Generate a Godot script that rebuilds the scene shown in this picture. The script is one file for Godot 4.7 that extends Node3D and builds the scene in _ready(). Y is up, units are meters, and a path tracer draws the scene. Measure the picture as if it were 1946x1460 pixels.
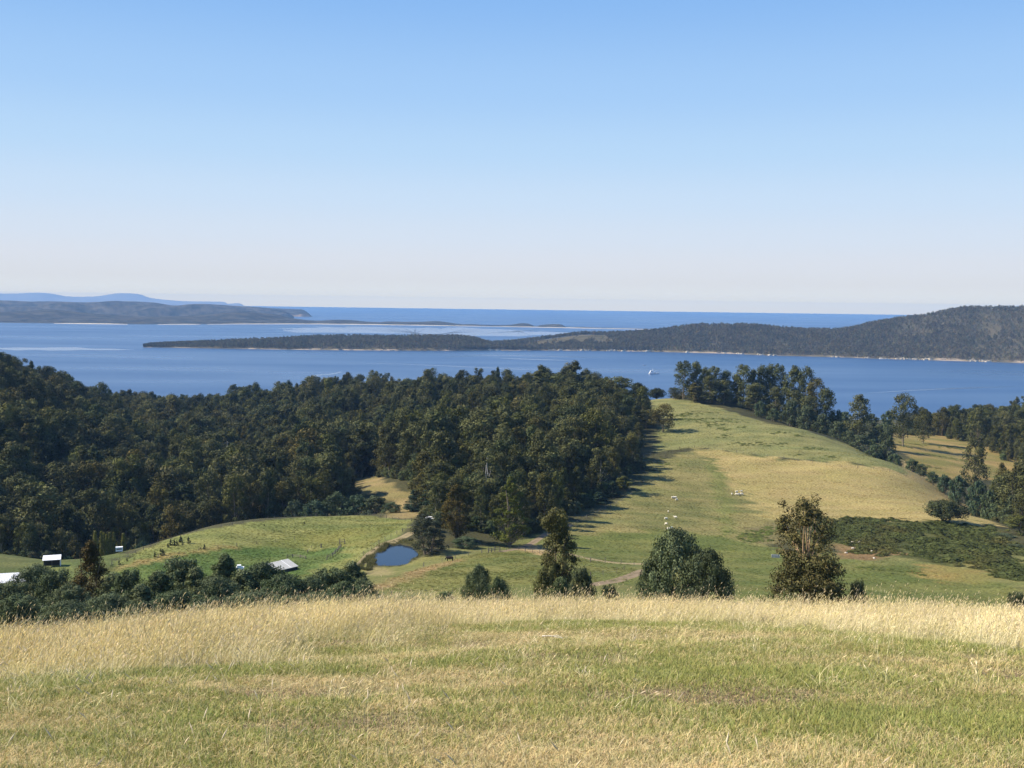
extends Node3D
# A farm valley above a wide bay: dry-grass hilltop in front, paddocks, gum forest, water, peninsula, ocean. Units are metres, y is up, the sea lies at y = 0.

const F := 2006.0                    # focal length of the photograph in its own pixels
const EYE := Vector3(0, 160, 0)
const SUN_YAW := 9.0                 # degrees ahead of square left
const SUN_HIGH := 41.0
var look := Basis()
var counts := {}
var M := {}
var rng := RandomNumberGenerator.new()
var na := FastNoiseLite.new()
var nb := FastNoiseLite.new()

# ---------------------------------------------------------------- helpers: nodes
func numbered(called: String) -> String:
	var n: int = counts.get(called, 0)
	counts[called] = n + 1
	return called if n == 0 else "%s_%03d" % [called, n]

func tag(o: Node, label := "", category := "", group := "", kind := "") -> Node:
	if label: o.set_meta("label", label)
	if category: o.set_meta("category", category)
	if group: o.set_meta("group", group)
	if kind: o.set_meta("kind", kind)
	return o

func base(called: String, at: Vector3, turn := 0.0) -> Node3D:
	var o := Node3D.new()
	o.name = numbered(called)
	add_child(o, true)
	o.position = at
	o.rotation.y = turn
	return o

func put(called: String, mesh: Mesh, mat: Material, parent: Node = self, at := Vector3.ZERO) -> MeshInstance3D:
	var o := MeshInstance3D.new()
	o.name = numbered(called) if parent == self else called
	o.mesh = mesh
	if mat: o.material_override = mat
	o.position = at
	parent.add_child(o, true)
	return o

func scatter(called: String, mesh: Mesh, places: Array, tints: PackedColorArray, parent: Node = self) -> MultiMeshInstance3D:
	var mm := MultiMesh.new()
	mm.transform_format = MultiMesh.TRANSFORM_3D
	mm.use_colors = true
	mm.mesh = mesh
	mm.instance_count = places.size()
	for i in places.size():
		mm.set_instance_transform(i, places[i])
		mm.set_instance_color(i, tints[i])
	var o := MultiMeshInstance3D.new()
	o.name = numbered(called) if parent == self else called
	o.multimesh = mm
	parent.add_child(o, true)
	o.set_meta("kind", "stuff")
	return o

# ---------------------------------------------------------------- helpers: shapes
class Sh:
	var v := PackedVector3Array()
	var n := PackedVector3Array()
	var c := PackedColorArray()
	var u := PackedVector2Array()
	var x := PackedInt32Array()
	func vert(p: Vector3, nn: Vector3, col: Color) -> int:
		v.append(p); n.append(nn); c.append(col)
		return v.size() - 1
	func tri(a: int, b: int, d: int) -> void:
		x.append(a); x.append(b); x.append(d)
	func quad(a: Vector3, b: Vector3, d: Vector3, e: Vector3, nn: Vector3, col: Color) -> void:
		var i := v.size()
		for p in [a, b, d, e]:
			v.append(p); n.append(nn); c.append(col)
		if (b - a).cross(d - a).dot(nn) > 0.0:
			x.append_array(PackedInt32Array([i, i + 2, i + 1, i, i + 3, i + 2]))
		else:
			x.append_array(PackedInt32Array([i, i + 1, i + 2, i, i + 2, i + 3]))
	func flat(a: Vector3, b: Vector3, d: Vector3, e: Vector3, out: Vector3, col := Color.WHITE) -> void:
		var nn := (b - a).cross(d - a).normalized()
		if nn.dot(out) < 0.0: nn = -nn
		quad(a, b, d, e, nn, col)
	func box(lo: Vector3, hi: Vector3, col := Color.WHITE) -> void:
		var p := []
		for k in 8:
			p.append(Vector3(hi.x if k & 1 else lo.x, hi.y if k & 2 else lo.y, hi.z if k & 4 else lo.z))
		quad(p[0], p[1], p[3], p[2], Vector3(0, 0, -1), col)
		quad(p[4], p[5], p[7], p[6], Vector3(0, 0, 1), col)
		quad(p[0], p[4], p[6], p[2], Vector3(-1, 0, 0), col)
		quad(p[1], p[5], p[7], p[3], Vector3(1, 0, 0), col)
		quad(p[0], p[1], p[5], p[4], Vector3(0, -1, 0), col)
		quad(p[2], p[3], p[7], p[6], Vector3(0, 1, 0), col)
	func tube(pts: Array, r0: float, r1: float, sides: int, col: Color) -> void:
		var first := v.size()
		for k in pts.size():
			var p: Vector3 = pts[k]
			var d: Vector3 = (pts[mini(k + 1, pts.size() - 1)] - pts[maxi(k - 1, 0)]).normalized()
			var s := d.cross(Vector3(0.31, 0.2, 0.93)).normalized()
			if s.length() < 0.5: s = d.cross(Vector3.RIGHT).normalized()
			var w := s.cross(d)
			var r := lerpf(r0, r1, float(k) / maxf(1.0, pts.size() - 1))
			for j in sides:
				var a := TAU * j / sides
				var o := s * cos(a) + w * sin(a)
				v.append(p + o * r); n.append(o); c.append(col)
		for k in pts.size() - 1:
			for j in sides:
				var a := first + k * sides + j
				var b := first + k * sides + (j + 1) % sides
				if (v[b] - v[a]).cross(v[a + sides] - v[a]).dot(n[a]) > 0.0:
					x.append_array(PackedInt32Array([a, a + sides, b, b, a + sides, b + sides]))
				else:
					x.append_array(PackedInt32Array([a, b, a + sides, b, b + sides, a + sides]))
	func into(m: ArrayMesh, mat: Material = null, with_normals := true) -> ArrayMesh:
		if x.is_empty(): return m
		var a := []
		a.resize(Mesh.ARRAY_MAX)
		a[Mesh.ARRAY_VERTEX] = v
		if with_normals: a[Mesh.ARRAY_NORMAL] = n
		a[Mesh.ARRAY_COLOR] = c
		a[Mesh.ARRAY_INDEX] = x
		m.add_surface_from_arrays(Mesh.PRIMITIVE_TRIANGLES, a)
		if mat: m.surface_set_material(m.get_surface_count() - 1, mat)
		return m
	func mesh() -> ArrayMesh:
		return into(ArrayMesh.new())

func lin(r: float, g: float, b: float) -> Color:
	return Color(r, g, b)

func srgb(r: float, g: float, b: float) -> Color:
	return Color(r, g, b).linear_to_srgb()

func mat(color: Color, rough := 0.9, vertex := false) -> StandardMaterial3D:
	var m := StandardMaterial3D.new()
	m.albedo_color = color.linear_to_srgb()
	m.roughness = rough
	m.metallic_specular = 0.25
	m.vertex_color_use_as_albedo = vertex
	return m

func noise_tex(seed_: int, freq: float, octaves: int, lo: float, hi: float, size := 1024, as_normal := false, contrast := 1.0) -> NoiseTexture2D:
	var f := FastNoiseLite.new()
	f.seed = seed_
	f.noise_type = FastNoiseLite.TYPE_SIMPLEX_SMOOTH
	f.frequency = freq
	f.fractal_octaves = octaves
	f.fractal_gain = 0.6
	var t := NoiseTexture2D.new()
	t.width = size
	t.height = size
	t.seamless = true
	t.noise = f
	if as_normal:
		t.as_normal_map = true
		t.bump_strength = hi
	else:
		var g := Gradient.new()
		g.set_color(0, Color(lo, lo, lo))
		g.set_color(1, Color(hi, hi, hi))
		g.set_offset(0, 0.5 - 0.5 * contrast)
		g.set_offset(1, 0.5 + 0.5 * contrast)
		t.color_ramp = g
	return t

# smooth union of tapered limbs, meshed as surface nets: the body of an animal
func body(limbs: Array, cell: float, soft: float) -> ArrayMesh:
	var lo := Vector3(1e9, 1e9, 1e9)
	var hi := -lo
	for l in limbs:
		for k in 2:
			var r: float = l[2 + k]
			lo = lo.min(l[k] - Vector3.ONE * (r + 3 * cell))
			hi = hi.max(l[k] + Vector3.ONE * (r + 3 * cell))
	var nx := int((hi.x - lo.x) / cell) + 2
	var ny := int((hi.y - lo.y) / cell) + 2
	var nz := int((hi.z - lo.z) / cell) + 2
	var d := PackedFloat32Array()
	d.resize(nx * ny * nz)
	for k in nz:
		for j in ny:
			for i in nx:
				var p := lo + Vector3(i, j, k) * cell
				var f := 1e3
				for l in limbs:
					var a: Vector3 = l[0]
					var ab: Vector3 = l[1] - a
					var t := clampf((p - a).dot(ab) / maxf(ab.length_squared(), 1e-6), 0.0, 1.0)
					var g: float = (p - a - ab * t).length() - lerpf(l[2], l[3], t)
					var h := clampf(0.5 + 0.5 * (g - f) / soft, 0.0, 1.0)
					f = lerpf(g, f, h) - soft * h * (1.0 - h)
				d[(k * ny + j) * nx + i] = f
	var s := Sh.new()
	var ids := {}
	for k in nz - 1:
		for j in ny - 1:
			for i in nx - 1:
				var sum := Vector3.ZERO
				var hits := 0
				var grad := Vector3.ZERO
				for e in 8:
					var q := ((k + (e >> 2)) * ny + j + ((e >> 1) & 1)) * nx + i + (e & 1)
					grad += Vector3(d[q] * (1 if e & 1 else -1), d[q] * (1 if e & 2 else -1), d[q] * (1 if e & 4 else -1))
					for b in 3:
						if e & (1 << b): continue
						var e2 := e | (1 << b)
						var q2 := ((k + (e2 >> 2)) * ny + j + ((e2 >> 1) & 1)) * nx + i + (e2 & 1)
						if (d[q] < 0.0) != (d[q2] < 0.0):
							var t := d[q] / (d[q] - d[q2])
							var pa := Vector3(e & 1, (e >> 1) & 1, e >> 2)
							var pb := Vector3(e2 & 1, (e2 >> 1) & 1, e2 >> 2)
							sum += pa.lerp(pb, t)
							hits += 1
				if hits:
					ids[(k * ny + j) * nx + i] = s.vert(lo + (Vector3(i, j, k) + sum / hits) * cell, grad.normalized(), Color.WHITE)
	var step := [1, nx, nx * ny]
	for q in ids.keys():
		for ax in 3:
			var b: int = step[(ax + 1) % 3]
			var c2: int = step[(ax + 2) % 3]
			var q2: int = q + step[ax]
			if q2 >= d.size() or (d[q] < 0.0) == (d[q2] < 0.0): continue
			if not (ids.has(q - b) and ids.has(q - c2) and ids.has(q - b - c2)): continue
			var p0: int = ids[q]
			var p1: int = ids[q - b]
			var p2: int = ids[q - b - c2]
			var p3: int = ids[q - c2]
			var nn := s.n[p0] + s.n[p1] + s.n[p2] + s.n[p3]
			if (s.v[p1] - s.v[p0]).cross(s.v[p2] - s.v[p0]).dot(nn) > 0.0:
				s.tri(p0, p2, p1); s.tri(p0, p3, p2)
			else:
				s.tri(p0, p1, p2); s.tri(p0, p2, p3)
	return s.mesh()

# ---------------------------------------------------------------- the lie of the land
func spot(px: float, py: float, depth: float) -> Vector3:
	var d := look * Vector3((px - 973.0) / F, -(py - 730.0) / F, -1)
	return EYE + d * (depth / -d.z)

var ctrl: Array[Vector3] = []
var weight := PackedFloat64Array()
var mean := 0.0
func seen(px: float, py: float, depth: float) -> void:   # a point of ground that the eye sees
	ctrl.append(spot(px, py, depth))
func known(px: float, depth: float, y: float) -> void:   # ground hidden behind trees or crests
	var p := spot(px, 900, depth)
	ctrl.append(Vector3(p.x, y, -depth))

func kernel(dx: float, dz: float) -> float:
	return sqrt((dx * dx + dz * dz) * 1e-4 + 0.06)

func solve() -> void:
	var n := ctrl.size()
	for p in ctrl: mean += p.y / n
	var a: Array[PackedFloat64Array] = []
	for i in n:
		var row := PackedFloat64Array()
		row.resize(n + 1)
		for j in n: row[j] = kernel(ctrl[i].x - ctrl[j].x, ctrl[i].z - ctrl[j].z)
		row[i] += -0.004
		row[n] = ctrl[i].y - mean
		a.append(row)
	for i in n:
		var best := i
		for r in range(i + 1, n):
			if absf(a[r][i]) > absf(a[best][i]): best = r
		var t := a[i]; a[i] = a[best]; a[best] = t
		for r in range(i + 1, n):
			var f := a[r][i] / a[i][i]
			if f == 0.0: continue
			var rr := a[r]
			var ri := a[i]
			for k in range(i, n + 1): rr[k] -= f * ri[k]
			a[r] = rr
	weight.resize(n)
	for i in range(n - 1, -1, -1):
		var s := a[i][n]
		for k in range(i + 1, n): s -= a[i][k] * weight[k]
		weight[i] = s / a[i][i]

const CX0 := -1040.0
const CZ0 := -20.0
const CS := 10.0
const CNX := 231
const CNZ := 172
var coarse := PackedFloat32Array()
func make_coarse() -> void:
	coarse.resize(CNX * CNZ)
	var n := ctrl.size()
	var cx := PackedFloat32Array()
	var cz := PackedFloat32Array()
	var w := PackedFloat32Array()
	for i in n:
		cx.append(ctrl[i].x * 0.01); cz.append(ctrl[i].z * 0.01); w.append(weight[i])
	for j in CNZ:
		var z := (CZ0 - j * CS) * 0.01
		for i in CNX:
			var x := (CX0 + i * CS) * 0.01
			var y := mean
			for k in n:
				var dx := x - cx[k]
				var dz := z - cz[k]
				y += w[k] * sqrt(dx * dx + dz * dz + 0.06)
			coarse[j * CNX + i] = y

func cub(a: float, b: float, c: float, d: float, t: float) -> float:
	return b + 0.5 * t * (c - a + t * (2 * a - 5 * b + 4 * c - d + t * (3 * (b - c) + d - a)))

func smooth_height(x: float, z: float) -> float:
	var fx := clampf((x - CX0) / CS, 1.0, CNX - 2.01)
	var fz := clampf((CZ0 - z) / CS, 1.0, CNZ - 2.01)
	var i := int(fx)
	var j := int(fz)
	var o := (j - 1) * CNX + i - 1
	var r := []
	for k in 4:
		r.append(cub(coarse[o], coarse[o + 1], coarse[o + 2], coarse[o + 3], fx - i))
		o += CNX
	return cub(r[0], r[1], r[2], r[3], fz - j)

func near_height(x: float, z: float) -> float:   # the hilltop in front
	var d := maxf(-z, -25.0)
	var s := x - 2.0
	var y := 158.4 - 0.17 * d - 0.00278 * d * d
	if d < 0: y = 158.4 - 0.17 * d
	y -= (0.006 if s < 0 else 0.0012) * minf(s * s, 500.0)
	y += na.get_noise_2d(x * 9, z * 9) * 0.16 + na.get_noise_2d(x * 34 + 500, z * 34) * 0.05
	return y

const PON := Vector2(-36.0, -329.0)   # the dam
var pond_y := 80.0
func pond_e(x: float, z: float) -> float:
	var q := Vector2(x, z) - PON
	return sqrt(pow(q.x / 6.6, 2) + pow(q.y / 15.0, 2)) + na.get_noise_2d(x * 3, z * 3) * 0.09

func raw_height(x: float, z: float) -> float:
	var k := smoothstep(42.0, 80.0, -z)
	var y := near_height(x, z) if k < 1.0 else 0.0
	if k > 0.0:
		var h := smooth_height(x, z)
		var far_ := smoothstep(120.0, 260.0, -z)
		h += smoothstep(470.0, 620.0, -z) * nb.get_noise_2d(x * 0.55, z * 0.55) * 4.0 * (1.0 - smoothstep(30.0, 60.0, x - (-z - 500.0) * 0.08)) + far_ * (na.get_noise_2d(x * 1.2, z * 1.2) * 0.8 + nb.get_noise_2d(x * 6, z * 6) * 0.14)
		if absf(x - PON.x) < 30 and absf(z - PON.y) < 40:
			var e := pond_e(x, z)
			h = lerpf(h, pond_y + 0.5, (1.0 - smoothstep(1.0, 1.75, e)) * 0.9)
			h -= (1.0 - smoothstep(0.82, 1.08, e)) * 2.2
		y = lerpf(y, h, k)
	return y

var gx := PackedFloat32Array()
var gz := PackedFloat32Array()
var gh := PackedFloat32Array()
const GC := 3.0
const GX0 := -330.0
const GX1 := 480.0
const GZ0 := -40.0
const GZ1 := -850.0
func grid_lines() -> void:
	for k in range(12, 0, -1): gx.append(GX0 - GC * pow(1.35, k) * 2.0 - k * 6.0)
	for k in int((GX1 - GX0) / GC) + 1: gx.append(GX0 + k * GC)
	for k in range(1, 13): gx.append(GX1 + GC * pow(1.35, k) * 2.0 + k * 6.0)
	for k in int((GZ0 - GZ1) / GC) + 1: gz.append(GZ0 - k * GC)
	for k in range(1, 51): gz.append(GZ1 - k * 17.0)
	gh.resize(gx.size() * gz.size())
	for j in gz.size():
		for i in gx.size():
			gh[j * gx.size() + i] = raw_height(gx[i], gz[j])

func cell_of(a: PackedFloat32Array, q: float, lo: float, hi: float, first: int) -> int:
	if (q - lo) * (q - hi) <= 0.0:
		return clampi(first + int(absf(q - lo) / GC), 0, a.size() - 2)
	var up := a[1] > a[0]
	for k in a.size() - 1:
		if (q < a[k + 1]) == up: return k
	return a.size() - 2

func height(x: float, z: float) -> float:          # exactly on the triangles of the ground
	if z > GZ0: return near_height(x, z)
	var i := cell_of(gx, x, GX0, GX1, 12)
	var j := cell_of(gz, z, GZ0, GZ1, 0)
	var u := clampf((x - gx[i]) / (gx[i + 1] - gx[i]), 0, 1)
	var w := clampf((z - gz[j]) / (gz[j + 1] - gz[j]), 0, 1)
	var o := j * gx.size() + i
	var a := gh[o]
	var b := gh[o + 1]
	var c := gh[o + gx.size()]
	var d := gh[o + gx.size() + 1]
	if u + w <= 1.0: return a + (b - a) * u + (c - a) * w
	return d + (c - d) * (1 - u) + (b - d) * (1 - w)

func at(px: float, depth: float) -> Vector3:       # on the ground, in that direction and at that distance
	var x := spot(px, 900, depth).x
	return Vector3(x, height(x, -depth), -depth)

func hit(px: float, py: float, from := 140.0) -> Vector3:    # where a line of sight meets the ground
	var d := look * Vector3((px - 973.0) / F, -(py - 730.0) / F, -1)
	d /= -d.z
	var t := from
	var best := t
	var gap := 1e9
	while t < 1200.0:
		var p := EYE + d * t
		var g := p.y - height(p.x, p.z)
		if g < gap:
			gap = g
			best = t
		if g <= 0.0:
			var lo := t - 4.0
			var hi := t
			for k in 12:
				var m := (lo + hi) * 0.5
				var q := EYE + d * m
				if q.y > height(q.x, q.z): lo = m
				else: hi = m
			best = hi
			break
		t += 4.0
	var r := EYE + d * best
	return Vector3(r.x, height(r.x, r.z), r.z)

func flat2(pts: Array) -> PackedVector2Array:
	var out := PackedVector2Array()
	for p in pts:
		var q := hit(p[0], p[1])
		out.append(Vector2(q.x, q.z))
	return out

func plan(pts: Array) -> PackedVector2Array:       # outlines given by direction and distance
	var out := PackedVector2Array()
	for p in pts: out.append(Vector2(spot(p[0], 900, p[1]).x, -p[1]))
	return out

func inside(poly: PackedVector2Array, p: Vector2) -> bool:
	return Geometry2D.is_point_in_polygon(p, poly)

# ---------------------------------------------------------------- ground colours (what grows there)
var zones := []
func zone(outline: PackedVector2Array, a: Color, b: Color, wobble := 5.0) -> void:
	var box := Rect2(outline[0], Vector2.ZERO)
	for p in outline: box = box.expand(p)
	zones.append([outline, a, b, wobble, box.grow(wobble + 2.0)])

func ground_color(x: float, z: float) -> Color:
	var n1 := na.get_noise_2d(x * 2.2 + 90, z * 4.5)
	var n2 := nb.get_noise_2d(x * 2.5, z * 5)
	var c := lin(0.06, 0.062, 0.03).lerp(lin(0.10, 0.095, 0.04), clampf(0.5 + n1, 0, 1))
	for zn in zones:
		var p := Vector2(x + na.get_noise_2d(x * 7, z * 7) * zn[3] * 1.6, z + na.get_noise_2d(x * 7 + 300, z * 7) * zn[3] * 1.6)
		if not zn[4].has_point(p): continue
		if inside(zn[0], p):
			c = (zn[1] as Color).lerp(zn[2], clampf(0.5 + n1 * 1.1 + n2 * 0.7, 0, 1))
	var v := 1.0 + n2 * 0.22 + na.get_noise_2d(x * 1.1 + 33, z * 9) * 0.14
	return Color(c.r * v, c.g * v, c.b * v)

func make_zones() -> void:
	var straw := lin(0.45, 0.355, 0.145)
	var pale := lin(0.37, 0.31, 0.115)
	var green := lin(0.135, 0.165, 0.045)
	zone(plan([[-500, 40], [2500, 40], [2500, 300], [2050, 330], [1400, 345], [1080, 380], [860, 330], [690, 300], [200, 330], [-200, 330]]), lin(0.16, 0.18, 0.055), lin(0.22, 0.21, 0.075), 4)
	zone(plan([[-300, 40], [700, 40], [680, 255], [200, 320], [-300, 320]]), lin(0.10, 0.105, 0.04), lin(0.17, 0.16, 0.06), 4)
	zone(plan([[-300, 285], [190, 320], [215, 335], [300, 390], [290, 415], [60, 372], [-300, 396]]), lin(0.10, 0.13, 0.04), lin(0.15, 0.165, 0.055), 4)
	zone(plan([[1560, 650], [1640, 640], [1740, 780], [1760, 1150], [1450, 1150]]), lin(0.07, 0.08, 0.03), lin(0.11, 0.11, 0.04), 5)
	# the green rise with the shed
	zone(flat2([[196, 1098], [210, 1073], [300, 1032], [420, 1002], [560, 984], [700, 980], [782, 990], [770, 1012], [690, 1065], [640, 1120], [200, 1150]]), lin(0.19, 0.22, 0.065), lin(0.27, 0.27, 0.085), 2)
	zone(flat2([[200, 1092], [230, 1078], [340, 1052], [450, 1040], [520, 1036], [650, 1040], [655, 1062], [580, 1085], [560, 1120], [200, 1150]]), lin(0.095, 0.155, 0.036), lin(0.14, 0.185, 0.05), 3)
	zone(flat2([[205, 1080], [330, 1050], [450, 1036], [452, 1042], [335, 1057], [215, 1084]]), lin(0.32, 0.25, 0.09), lin(0.26, 0.23, 0.08), 1)
	zone(flat2([[470, 1035], [560, 1018], [700, 1000], [760, 1003], [700, 1040], [640, 1036]]), lin(0.24, 0.235, 0.065), lin(0.17, 0.19, 0.05), 3)
	zone(flat2([[0, 1165], [0, 1140], [70, 1140], [120, 1170]]), lin(0.26, 0.25, 0.08), lin(0.2, 0.2, 0.07), 3)
	zone(flat2([[90, 1085], [120, 1068], [140, 1075], [135, 1105], [100, 1105]]), lin(0.14, 0.18, 0.05), lin(0.18, 0.2, 0.06), 2)
	# the dry clearing in the forest, and smaller ones
	zone(flat2([[660, 922], [700, 906], [735, 915], [790, 945], [795, 985], [730, 985], [745, 955], [690, 935]]), lin(0.34, 0.26, 0.12), lin(0.22, 0.19, 0.075), 3)
	zone(flat2([[425, 862], [432, 852], [448, 854], [444, 868]]), lin(0.4, 0.32, 0.17), lin(0.35, 0.28, 0.14), 2)
	zone(flat2([[338, 968], [350, 955], [390, 940], [384, 960], [350, 975]]), lin(0.2, 0.23, 0.06), lin(0.26, 0.26, 0.09), 2)
	# sheep paddock: straw above, greener along its left side and foot
	zone(flat2([[1040, 1052], [1090, 1004], [1210, 934], [1228, 886], [1320, 851], [1490, 872], [1722, 905], [1890, 985], [1886, 1003], [1700, 1000], [1560, 984], [1470, 1000], [1445, 1050], [1390, 1075], [1230, 1070], [1100, 1052]]), lin(0.185, 0.19, 0.064), lin(0.275, 0.24, 0.092), 4)
	zone(flat2([[1325, 853], [1490, 873], [1722, 906], [1889, 987], [1886, 1001], [1700, 996], [1560, 980], [1480, 990], [1420, 950], [1370, 900]]), straw, pale, 6)
	zone(flat2([[1350, 870], [1376, 900], [1392, 960], [1398, 1010], [1392, 1062], [1372, 1062], [1368, 1000], [1360, 950], [1340, 890]]), lin(0.17, 0.19, 0.055), lin(0.22, 0.22, 0.07), 3)
	zone(flat2([[1040, 1056], [1095, 1020], [1250, 1005], [1300, 1012], [1400, 1026], [1450, 1040], [1640, 1066], [1900, 1105], [1946, 1140], [1946, 1165], [1400, 1150], [1390, 1078], [1230, 1072]]), lin(0.135, 0.165, 0.043), lin(0.19, 0.195, 0.058), 4)
	zone(flat2([[1222, 757], [1260, 757], [1400, 786], [1560, 829], [1700, 881], [1722, 904], [1490, 871], [1320, 850], [1240, 858], [1262, 800]]), lin(0.215, 0.228, 0.083), lin(0.275, 0.26, 0.098), 3)
	zone(flat2([[1700, 880], [1722, 876], [1800, 928], [1890, 985], [1870, 985], [1722, 906]]), lin(0.42, 0.32, 0.14), lin(0.30, 0.25, 0.1), 2)
	zone(flat2([[1480, 1030], [1560, 984], [1700, 988], [1890, 1004], [1946, 1040], [1946, 1110], [1830, 1075], [1650, 1055]]), lin(0.07, 0.085, 0.025), lin(0.12, 0.12, 0.037), 7)
	zone(flat2([[1420, 1005], [1480, 990], [1520, 1010], [1490, 1036], [1430, 1030]]), lin(0.24, 0.2, 0.09), lin(0.19, 0.17, 0.07), 3)
	zone(flat2([[1580, 1042], [1600, 1030], [1680, 1034], [1720, 1056], [1650, 1064], [1590, 1060]]), lin(0.30, 0.19, 0.09), lin(0.22, 0.16, 0.07), 3)
	zone(flat2([[1720, 1085], [1800, 1070], [1890, 1095], [1880, 1112], [1780, 1108]]), lin(0.33, 0.24, 0.08), lin(0.22, 0.2, 0.06), 4)
	zone(plan([[1690, 700], [1740, 600], [1800, 590], [1940, 610], [1960, 720], [1800, 800], [1690, 800]]), lin(0.40, 0.29, 0.11), lin(0.22, 0.20, 0.06), 5)
	# paddock beyond the near fence, dry along its crest
	zone(flat2([[690, 1122], [800, 1079], [870, 1060], [940, 1049], [1010, 1046], [1100, 1056], [1210, 1076], [1200, 1110], [1000, 1120], [850, 1126]]), lin(0.145, 0.17, 0.045), lin(0.21, 0.205, 0.064), 2)
	zone(flat2([[692, 1122], [760, 1094], [805, 1078], [870, 1061], [880, 1066], [830, 1082], [760, 1112], [720, 1124]]), lin(0.36, 0.26, 0.12), lin(0.28, 0.22, 0.09), 1.5)
	zone(flat2([[985, 1044], [1000, 1036], [1040, 1040], [1060, 1056], [1030, 1058]]), lin(0.42, 0.31, 0.15), lin(0.36, 0.27, 0.13), 1)
	zone(flat2([[697, 1083], [745, 1080], [752, 1092], [705, 1096]]), lin(0.33, 0.28, 0.13), lin(0.24, 0.22, 0.08), 1)

# ---------------------------------------------------------------- far land: ridges given by their skyline
func ease(t: float) -> float:
	return t * t * (3.0 - 2.0 * t)

class Ridge:
	var px := PackedFloat32Array()
	var near_: Array[Vector3] = []
	var top: Array[Vector3] = []
	var bank := 0.0
	var bump := 0.0
	var n: FastNoiseLite
	func point(s: float, t: float) -> Vector3:
		var f := clampf(s, 0.0, 0.9999) * (near_.size() - 1)
		var i := int(f)
		var a := near_[i].lerp(near_[i + 1], f - i)
		var b := top[i].lerp(top[i + 1], f - i)
		var h := b.y
		var q := a.lerp(b, t)
		if t <= 1.0:
			var u := clampf(t, 0.0, 1.0)
			var e := u * u * (3 - 2 * u)
			var bk := minf(bank, h * 0.5) * (0.45 + 1.2 * maxf(0.0, n.get_noise_2d(q.x * 0.35, q.z * 0.35) + 0.35))
			q.y = bk * smoothstep(0.0, 0.035, t) + (h - bk) * lerpf(e, u, 0.4)
			if t < 0: q.y = t * 120.0
		else:
			q.y = h * (1.0 - ease2((t - 1.0) / 0.8)) - 6.0 * maxf(0, t - 1.7)
		q.y += bump * n.get_noise_2d(q.x * 0.12, q.z * 0.12) * clampf(t * 3.0, 0, 1) * clampf((1.0 - absf(t - 0.5)) * 2.0 - 0.9, 0, 1) * 1.6
		return q
	func ease2(t: float) -> float:
		t = clampf(t, 0, 1)
		return t * t * (3 - 2 * t)

func ridge(pts: Array, drop: float, bank: float, bump: float) -> Ridge:   # pts: direction, skyline, distance of the shore, distance of the ridge
	var r := Ridge.new()
	r.n = na
	r.bank = bank
	r.bump = bump
	for k in pts.size() - 1:
		for j in 8:
			var t := j / 8.0
			var q := []
			for m in 4:
				q.append(cub(pts[maxi(k - 1, 0)][m], pts[k][m], pts[k + 1][m], pts[mini(k + 2, pts.size() - 1)][m], t))
			var a := spot(q[0], q[1], q[2])
			var b := spot(q[0], q[1], q[3])
			r.near_.append(Vector3(a.x, 0, a.z))
			r.top.append(Vector3(b.x, maxf(b.y - drop, 0.5), b.z))
	return r

func ridge_mesh(r: Ridge, across: int, colors: Array, sand := Color(0, 0, 0, 0), seed_off := 0.0, fine := 1.0) -> ArrayMesh:
	var s := Sh.new()
	var ts := [-0.05, 0.0, 0.012, 0.03, 0.05, 0.08, 0.12]
	for k in range(1, 19): ts.append(0.12 + 0.88 * k / 18.0)
	for k in range(1, 8): ts.append(1.0 + 0.9 * k / 7.0)
	for i in across + 1:
		for t in ts:
			var p := r.point(float(i) / across, t)
			var m := clampf(0.5 + 0.9 * na.get_noise_2d(p.x * 0.25 * fine + seed_off, p.z * 0.5 * fine) + 0.6 * nb.get_noise_2d(p.x * 0.5 * fine, p.z * 0.9 * fine), 0, 1)
			var c: Color = (colors[0] as Color).lerp(colors[1], m)
			if sand.a > 0 and t < 0.045:
				c = sand.lerp(c, clampf(0.35 + 1.6 * na.get_noise_2d(p.x * 0.7 + 77, p.z * 0.2), 0.0, 0.85))
			s.vert(p, Vector3.UP, c)
	var w := ts.size()
	var acc := PackedVector3Array()
	acc.resize(s.v.size())
	for i in across:
		for j in w - 1:
			var a := i * w + j
			for tr in [[a, a + 1, a + w], [a + 1, a + w + 1, a + w]]:
				var nn := (s.v[tr[1]] - s.v[tr[0]]).cross(s.v[tr[2]] - s.v[tr[0]])
				if nn.y > 0:
					s.tri(tr[0], tr[2], tr[1])
				else:
					s.tri(tr[0], tr[1], tr[2])
					nn = -nn
				for q in tr: acc[q] += nn
	for q in acc.size(): s.n[q] = acc[q].normalized()
	return s.mesh()

func beach(r: Ridge, s0: float, s1: float, rise: float) -> ArrayMesh:       # a strip of sand in front of a ridge
	var s := Sh.new()
	var last := []
	for k in 41:
		var f := lerpf(s0, s1, k / 40.0)
		var a := r.point(f, 0.0)
		var b := r.point(f, 0.05)
		var d := (b - a)
		d.y = 0
		d = d.normalized()
		var taper := sin(PI * clampf(k / 40.0, 0.02, 0.98))
		var hgt := rise * pow(taper, 0.35) * (0.8 + 0.5 * na.get_noise_1d(a.x * 0.6))
		var row := [a - d * 45.0, a - d * 5.0, a - d * 5.0, a]
		row[0].y = 0.03; row[1].y = hgt; row[2].y = hgt; row[3].y = hgt
		if k:
			s.flat(last[0], row[0], row[1], last[1], Vector3(0, 1, 0.3))
			s.flat(last[2], row[2], row[3], last[3], Vector3.UP)
			s.flat(last[3], row[3], r.point(f, 0.0) + d * 30.0 - Vector3(0, 2, 0), r.point(lerpf(s0, s1, (k - 1) / 40.0), 0.0) + d * 30.0 - Vector3(0, 2, 0), Vector3.UP)
		last = row
	return s.mesh()

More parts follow.
